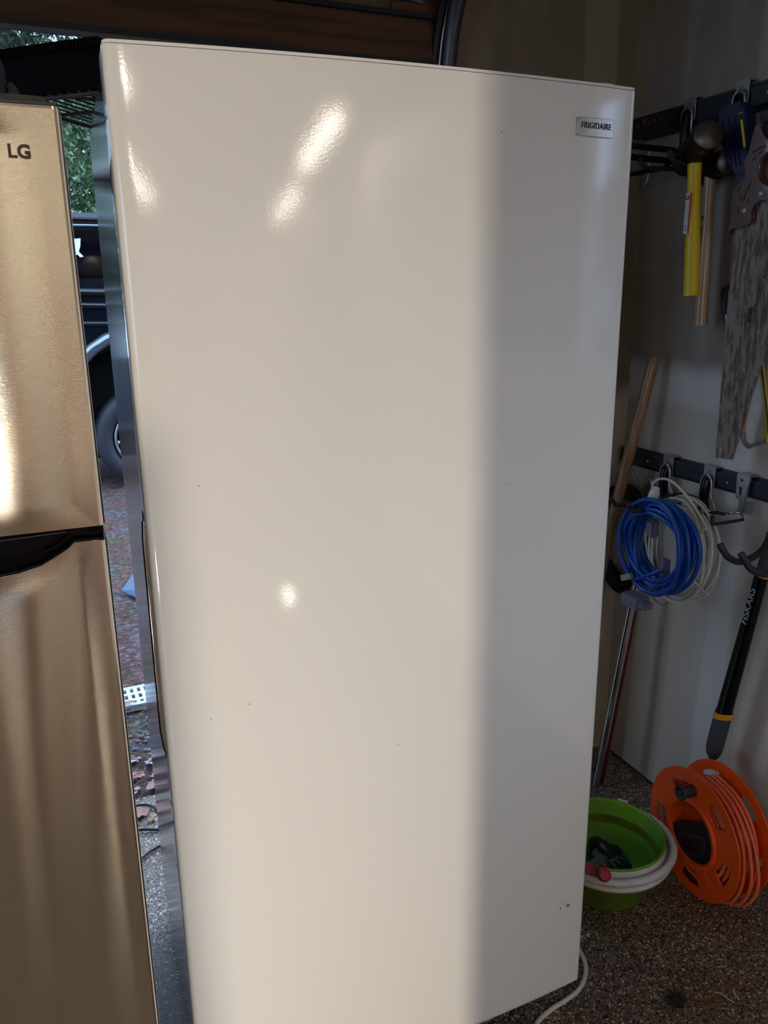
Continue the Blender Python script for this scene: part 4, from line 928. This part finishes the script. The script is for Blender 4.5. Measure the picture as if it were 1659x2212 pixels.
dead_leaf((.138, 2.150, .006), .03, 1.3, M_rust, 'small rusty leaf scrap on the threshold concrete')

# ------------------------------------------------------------------ outside
gz = -.012
mb = MB(); NXg, NYg = 70, 150; v = []; f = []
for j in range(NYg+1):
    y = 2.28+(22-2.28)*(j/NYg)**2.2
    for i in range(NXg+1):
        x = -6+16*i/NXg
        v.append((x, y, gz+ (0 if j == 0 else .012*noise.noise(Vector((x*3, y*3, 0)))+.008*noise.noise(Vector((x*11, y*11, 2))))))
for j in range(NYg):
    for i in range(NXg): a_ = j*(NXg+1)+i; f.append([a_, a_+1, a_+NXg+2, a_+NXg+1])
mb.add(v, f, True); g_ = struct(mb.build('floor_2', M_ground))
g_.name = 'ground'
sg = struct(MB().box((XW+.13, -9, -.2), (14, 2.27, -.02)).build('side_yard_right', M_ground))
# pebbles and needles near the threshold
q = random.Random(4); mb = MB()
for k in range(900):
    x = q.uniform(-.15, .75); y = 2.29+abs(q.gauss(0, .35)); s_ = q.uniform(.004, .013)
    Mx = Matrix.Translation((x, y, gz+s_*.3)) @ Matrix.Rotation(q.uniform(0, 3), 4, 'Z') @ Matrix.Diagonal((s_, s_*q.uniform(.6, 1), s_*.6, 1))
    vv = []; 
    for (a_, b_, c_) in ((1,0,0),(0,1,0),(-1,0,0),(0,-1,0),(0,0,1),(.6,.6,.6),(-.6,.6,.6),(-.6,-.6,.6),(.6,-.6,.6)): vv.append(Mx @ Vector((a_, b_, c_)))
    mb.add(vv, [[0,1,5],[1,2,6],[2,3,7],[3,0,8],[5,4,8],[5,6,4],[6,7,4],[7,8,4],[5,1,6],[6,2,7],[7,3,8],[8,0,5]], True)
o = mb.build('pebbles', mat('wet pebbles', (.08, .10, .12), .35, noise_scale=9, col2=(.20, .19, .20), fac=(.4, .62))); tag(o, 'dark pebbles and grit just outside the garage threshold', 'pebbles'); o['kind'] = 'stuff'
mb = MB()
for k in range(1900):
    y = 2.30+5*q.random()**1.3; x = .03*y+q.uniform(-.35, .55)*(.5+y*.15); a = q.gauss(.25, .5); l = q.uniform(.03, .09); p = Vector((x, y, gz+.014+.01*q.random())); d = Vector((math.cos(a), math.sin(a), 0))*l/2
    if noise.noise(Vector((x*2.2, y*1.1, 5))) < -.05: continue
    mb.tube([p-d, p+Vector((0, 0, .004)), p+d], .0011+.0002*y, 3, caps=False)
o = mb.build('fallen_needles', mat('rusty needles', (.22, .07, .045), .8, noise_scale=2, col2=(.14, .06, .045))); tag(o, 'reddish fallen needles strewn over the driveway', 'needles'); o['kind'] = 'stuff'
ll = [((.115, 2.50, .006), .07, .2), ((.185, 2.455, .006), .075, 1.8), ((.12, 2.395, .006), .07, .7), ((.195, 2.36, .008), .085, 1.4), ((.185, 2.315, .004), .09, .2), ((.105, 2.32, .006), .06, 1.5), ((.145, 2.86, .03), .05, .9)]
names_ = ['pale curled leaf farthest back of those by the threshold', 'pale crumpled leaf beside the freezer, in the grit', 'whitish leaf standing in the grit near the fridge side', 'light leaf half hidden behind the freezer side', 'large pinkish brown leaf lying at the concrete edge', 'pinkish leaf touching the concrete edge near the fridge', 'tan leaf lying on the corner of the white grate']
for (c, s_, a), nm_ in zip(ll, names_): dead_leaf(c, s_, a, M_leafbrown if 'brown' in nm_ or 'tan' in nm_ else M_leafpale, nm_)
gt = thing('plastic_grate', 'white plastic grate with square holes lying on the driveway', 'grate', (.3, 2.94, 0))
GM = Matrix.Translation((.118, 2.862, .002)) @ Matrix.Rotation(.03, 4, 'Z')
mb = MB()
mb.box((-.02, -.004, -.01), (.34, .012, .016), GM); mb.box((-.02, .148, -.01), (.34, .156, .014), GM)
for k in range(1, 4): mb.box((-.02, .050*k-.010, 0), (.34, .050*k+.008, .012), GM)
for k in range(14): mb.box((-.018+.0262*k, 0, 0), (-.005+.0262*k, .155, .0125), GM)
mb.build('lattice', mat('white grate plastic', (.62, .72, .78), .5), gt)
bs = thing('blue_sheet', 'scrap of translucent blue plastic sheet on the driveway', 'plastic sheet', (.32, 4.12, 0))
mb = MB(); mb.add([(.235, 4.14, .02), (.30, 4.02, .01), (.40, 4.10, .012), (.42, 4.25, .06), (.33, 4.30, .07)], [[0, 1, 2], [0, 2, 4], [2, 3, 4]]); mb.build('sheet', mat('blue plastic film', (.04, .09, .16), .35), bs)
# ------------------------------------------------------------------ dark SUV
car = thing('suv', 'dark navy boxy SUV parked on the driveway, seen between the appliances', 'car', (2.0, 7.5, 0))
CY0, CY1 = 6.62, 8.45
def car_prof():
    b = [(-.22, .50), (-.25, .95), (-.20, 1.40), (-.16, 1.62), (-.02, 2.06), (.10, 2.10), (2.45, 2.08), (2.62, 2.02), (3.12, 1.55), (4.15, 1.40), (4.36, 1.25), (4.40, .60), (4.30, .45)]
    return b
def with_arch(b, cxs, r=.76, zc=.38):
    bot = []
    for cx in sorted(cxs, reverse=True):
        for k in range(13):
            a_ = math.radians(0+180*k/12); x = cx+r*math.cos(a_); z = zc+r*math.sin(a_)
            if z >= .45: bot.append((x, z))
    return b+bot
body = with_arch(car_prof()[:4]+[(3.12, 1.60), (4.15, 1.42), (4.36, 1.25), (4.40, .60), (4.30, .45)], (.70, 3.45))
MB().prism(body, CY0, CY1, ax='y').build('body', M_car, car, bevel=.02)
cabp = [(-.16, 1.60), (-.02, 2.03), (.10, 2.07), (2.45, 2.06), (2.62, 2.0), (3.12, 1.58)]
cb = MB().prism(cabp, CY0+.05, CY1-.05, ax='y').build('cabin', M_car, car, bevel=.02)
MB().prism([(-.10, 1.64), (.02, 1.985), (1.15, 1.985), (1.15, 1.64)], CY0+.035, CY0+.055, ax='y').build('rear_side_window', M_glassd, cb)
MB().prism([(1.25, 1.64), (1.25, 1.985), (2.42, 1.975), (2.88, 1.64)], CY0+.035, CY0+.055, ax='y').build('front_side_window', M_glassd, cb)
MB().prism([(-.05, 2.060), (.02, 2.105), (2.42, 2.10), (2.60, 2.05)], CY0-.0, CY1-.0, ax='y').build('roof', M_carroof, car, bevel=.01)
MB().tube([(.02, CY0+.01, 2.015), (2.45, CY0+.01, 2.01)], .012, 8).build('drip_rail', M_flare, cb)
MB().prism([(.46, 2.10), (.50, 2.155), (.60, 2.10)], 7.4, 7.44, ax='y').build('antenna_fin', M_carroof, car)
MB().tube([(-.18, CY0-.006, 1.55), (.6, CY0-.010, 1.530), (3.1, CY0-.006, 1.50)], .030, 8).build('shoulder_line', M_car, car)
MB().tube([(-.20, CY0-.008, 1.46), (.5, CY0-.014, 1.435), (3.4, CY0-.006, 1.40)], .022, 8).build('lower_crease', M_car, car)
MB().tube([(-.20, CY0+.0, 1.32), (.55, CY0-.004, 1.30), (3.4, CY0-.0, 1.27)], .018, 8).build('lower_crease', M_car, car)
for cx in (.70, 3.45):
    fl_ = []
    for k in range(17): a_ = math.radians(5+170*k/16); fl_.append((cx+.66*math.cos(a_), CY0-.02, .42+.82*math.sin(a_)))
    MB().tube(fl_, .048, 10).build('fender_flare', M_flare, car)
    WMt = frame((cx, CY0+.02, .40), (1, 0, 0), (0, 0, 1))
    wh = MB().lathe([(.24, -.24), (.36, -.24), (.395, -.20), (.40, -.02), (.385, .03), (.33, .045), (.275, .035), (.262, .01)], 56, WMt, cap=False).build('wheel', M_tyre, car)
    MB().lathe([(.262, .02), (.258, .030), (.240, .028), (.232, -.03), (.20, -.10), (.0001, -.10)], 56, WMt, cap=False).build('rim_barrel', M_blackg, wh)
    for k in range(5):
        a_ = 2*math.pi*k/5+.95
        for s_ in (-.20, .20):
            pp_ = [WMt @ Vector((r_*math.cos(a_+s_*f_), r_*math.sin(a_+s_*f_), z_)) for r_, f_, z_ in ((.045, .2, .018), (.13, .9, .020), (.235, 1.1, .026))]
            MB().tube(pp_, [.020, .017, .020], 6).build('spoke', M_rim, wh)
    MB().tube([WMt @ Vector((.247*math.cos(t), .247*math.sin(t), .028)) for t in [2*math.pi*k/48 for k in range(48)]], .012, 6, closed=True).build('rim_lip', M_rim, wh)
    MB().lathe([(.06, .0), (.055, .03), (.0001, .035)], 20, WMt).build('hub_cap', M_rim, wh)
    MB().box((cx-.80, CY0+.26, .22), (cx+.80, CY0+.6, 1.18)).build('wheel_well', mat('dull black', (.002, .002, .002), .7, spec=.1), car)
MB().box((.02, CY0+.3, .30), (4.2, CY1-.3, .5)).build('underbody', M_black, car)
DM = Matrix(((1, 0, 0, 0), (0, 0, -1, 0), (0, 1, 0, 0), (0, 0, 0, 1)))
dc = curve_plate('window_decal', [(.26, 1.915), (.352, 1.925), (.345, 1.87), (.33, 1.83), (.36, 1.795), (.335, 1.79), (.318, 1.81), (.30, 1.80), (.29, 1.815), (.305, 1.85), (.31, 1.885), (.29, 1.87), (.27, 1.83), (.26, 1.84)], [], .004, Matrix.Translation((0, CY0+.028, 0)) @ DM, M_sticker, cb)
dc['label'] = 'white cut-out decal on the rear side window'

# dark pointed canopy
um = thing('parasol', 'black pointed corner of a canopy poking out behind the stainless fridge', 'parasol', (-.55, 3.9, 0))
MB().lathe([(.72, 1.99), (.70, 1.995), (.02, 2.34), (.0001, 2.35)], 6, Matrix.Translation((-.52, 3.9, 0)), cap=False).build('canopy', M_cordb, um)
for p_ in um.children: 
    for pol in p_.data.polygons: pol.use_smooth = False
MB().tube([(-.52, 3.9, 0), (-.52, 3.9, 2.36)], .02, 10).build('pole', M_charcoal, um)
MB().lathe([(.22, -.01), (.22, .04), (.04, .06)], 20, Matrix.Translation((-.52, 3.9, 0))).build('base', M_charcoal, um)

# ------------------------------------------------------------------ trees
def foliage_mesh(name, n, sx, sy, sz, leaf, seed, m):
    q = random.Random(seed); v = []; f = []
    for k in range(n):
        th = q.uniform(0, 6.283); zz = q.uniform(-1, 1); rr_ = (q.random()**.35)*math.sqrt(1-zz*zz)
        c = Vector((sx*rr_*math.cos(th), sy*rr_*math.sin(th), sz*zz))
        c += Vector((noise.noise(c*1.5), noise.noise(c*1.5+Vector((9, 0, 0))), noise.noise(c*1.5+Vector((0, 9, 0)))))*.35
        a = Vector((q.gauss(0, 1), q.gauss(0, 1), q.gauss(.4, 1))).normalized(); b = a.orthogonal().normalized(); l = leaf*q.uniform(.6, 1.5)
        i = len(v); v += [c-b*l*.28, c+a*l*.5-b*l*.05, c+a*l, c+b*l*.28]; f.append([i, i+1, i+2, i+3])
    me = bpy.data.meshes.new(name); me.from_pydata([tuple(p) for p in v], [], f); me.materials.append(m); return me
FM_ = [foliage_mesh('fol_a', 26000, 1.6, 1.4, 2.6, .095, 1, M_leafs[0]), foliage_mesh('fol_b', 26000, 1.6, 1.4, 2.4, .085, 2, M_leafs[1]), foliage_mesh('fol_c', 12000, .8, .7, 1.0, .05, 3, M_leafs[2])]
trk = MB().tube([(0, 0, -.3), (.05, 0, 1.5), (.0, .05, 3.5), (.1, 0, 5.5), (0, 0, 7)], [.2, .17, .13, .09, .03], 10).build('trunk', M_bark); trme = trk.data; bpy.data.objects.remove(trk)
def tree(x, y, z, s, kind, nm, lab, grp):
    t = thing(nm, lab, 'tree' if kind < 2 else 'shrub', (x, y, 0), grp)
    o = bpy.data.objects.new('foliage', FM_[kind]); COL.objects.link(o); o.parent = t; o.location = (0, 0, z); o.scale = (s, s, s); o.rotation_euler = (0, 0, x*3); o['kind'] = 'stuff'
    if kind < 2:
        k = bpy.data.objects.new('trunk', trme); COL.objects.link(k); k.parent = t; k.scale = (s, s, s)
q = random.Random(12)
for i, x in enumerate((-10.6, -5.3, .0, 5.3, 10.6)):
    tree(x, 16.4, 3.9, 1.30, 0, 'tree', 'dark tree in the back row beyond the SUV, number %s from the left' % ['one','two','three','four','five','six','seven','eight'][i], 'dark trees beyond the SUV')
for i, x in enumerate((-7.2, -3.1, 1.0, 5.1, 9.2)):
    tree(x, 11.8, 1.9, .98, 1, 'tree', ['mid green tree beyond the SUV, leftmost of five','mid green tree beyond the SUV, second from left','mid green leafy tree visible just above the SUV roof','mid green tree hidden behind the freezer, fourth from left','mid green tree beyond the SUV hood, rightmost of five'][i], 'mid green trees beyond the SUV')
for i, x in enumerate((-1.35, .45, 2.25)):
    tree(x, 9.45, 1.45+.1*(i % 2), .75, 2, 'shrub', ['light green shrub behind the SUV tail','light green shrub directly above the SUV roof in the gap','light green shrub behind the SUV front window'][i], 'light green shrubs behind the SUV')
for i, (x, y) in enumerate(((4.4, -1.6), (7.2, -3.4), (3.9, -5.2))):
    tree(x, y, 1.2, 0.62, 0, 'tree', ['tree outside the side window, middle one','tree outside the side window, nearest the front','tree outside the side window, farthest back'][i], 'trees outside the side window')

# ------------------------------------------------------------------ rest of the garage, with added blockers and reflection props (behind the photographer)
def shop_light(x, y0, y1, lab):
    t = thing('shop_light', lab, 'lamp', (x, (y0+y1)/2, 2.42))
    MB().box((x-.08, y0, 2.43), (x+.08, y1, 2.48)).build('housing', M_lampw, t)
    MB().box((x-.065, y0+.02, 2.40), (x+.065, y1-.02, 2.429)).build('diffuser', M_lamp, t)
    for yy in (y0+.2, y1-.2): MB().box((x-.004, yy-.004, 2.48), (x+.004, yy+.004, 2.75)).build('hanger', M_zinc, t)
for x, y0, y1, lab in ((1.19, -4.15, -2.3, 'ceiling shop light behind the camera, right row, near'), (1.33, -8.4, -5.5, 'ceiling shop light behind the camera, right row, far'),
         (-.36, -2.0, -1.5, 'short ceiling lamp behind the camera, nearest on the left'), (-.76, -6.3, -3.7, 'ceiling shop light behind the camera, left row')): shop_light(x, y0, y1, lab)
M_work = mat('work lamp glass', (.9, .9, .9), .5, emit=((1.0, .86, .68), WORK_STRENGTH))
wk = thing('work_light', 'small work light standing on the floor behind the camera', 'lamp', (-1.30, -1.0, 0))
WK = frame((-1.30, -1.0, .26), (1, -.85, 0), (0, -.12, 1))
if (WK.to_3x3() @ Vector((0, 0, 1))).y < 0: WK = WK @ Matrix.Rotation(math.pi, 4, 'Y')
MB().lathe([(.018, -.05), (.026, -.02), (.028, .004), (.024, .004), (.019, -.004)], 24, WK).build('housing', M_black, wk)
MB().lathe([(.0001, .001), (.018, .001)], 24, WK, cap=False).build('glass', M_work, wk)
MB().box((-1.31, -1.05, 0), (-1.29, -1.03, .25)).build('stand', M_black, wk); MB().box((-1.38, -1.10, 0), (-1.22, -.98, .02)).build('base', M_black, wk)
bx = thing('shade_blocker', 'added shade crate between the work light and the freezer, behind the camera', 'blocker', (-.28, -.25, 0))
MB().box((-.468, -.40, 0), (-.10, -.10, .98)).build('body', mat('shade blocker brown', (.16, .10, .06), .5), bx)  # added, unseen; casts the upright shadow edge on the freezer door
bx2 = thing('shade_blocker', 'second added shade crate, left of the first one behind the camera', 'blocker', (-1.3, -.47, 0))
MB().box((-1.75, -.52, 0), (-.975, -.42, .50)).build('body', mat('shade blocker brown', (.16, .10, .06), .5), bx2)  # unseen shield added to keep the work light off the lower fridge door
nl = thing('small_lamp', 'tiny glowing lamp low behind the camera', 'lamp', (.50, -1.0, 0))
MB().lathe([(.035, 0), (.012, .01), (.006, .03), (.006, .22)], 16, Matrix.Translation((.50, -1.0, 0))).build('stand', M_black, nl)
MB().lathe([(.0001, -.026), (.020, -.016), (.026, 0), (.020, .016), (.0001, .026)], 16, Matrix.Translation((.50, -1.0, .26))).build('bulb', mat('small bulb', (.9, .9, .9), .5, emit=((1, .9, .75), 25.0)), nl)
tc_ = thing('reflection_chest', 'added salmon red chest for the fridge reflection, standing behind the camera', 'chest', (-.08, -2.45, 0))
M_salmon = mat('added reflection salmon', (.75, .17, .11), .35)
MB().box((-.28, -2.7, .05), (.12, -2.2, 1.50)).build('body', M_salmon, tc_)  # unseen; added so the steel fridge picks up a pinkish reflection
for k in range(6): MB().box((-.26, -2.2, .10+.23*k), (.10, -2.185, .31+.23*k)).build('reflection_drawer', M_salmon, tc_)
wc2 = thing('reflection_cupboard', 'added brown cupboard for the fridge reflection, beside the red chest behind the camera', 'cupboard', (-.8, -3.4, 0))
MB().box((-1.25, -3.7, 0), (-.42, -3.2, 1.95)).build('body', M_panel, wc2)  # added out of view to give the fridge a dark brown reflected band
wb = thing('reflection_cabinet', 'added cream cabinet for the fridge reflection, on the right side behind the camera', 'cabinet', (.8, -4.5, 0))
MB().box((.42, -4.7, 0), (1.0, -4.2, 1.8)).build('body', M_cream, wb)  # pale band for the steel reflections, added behind the camera
br = thing('reflector_panel', 'added white reflector panel on the right wall behind the camera', 'board', (1.59, -1.7, 0))
MB().box((XW-.03, -3.0, 0), (XW-.002, -.70, 2.35)).build('added_reflector', M_whitep, br)  # bright reflector added out of view to lighten the freezer door's reflections
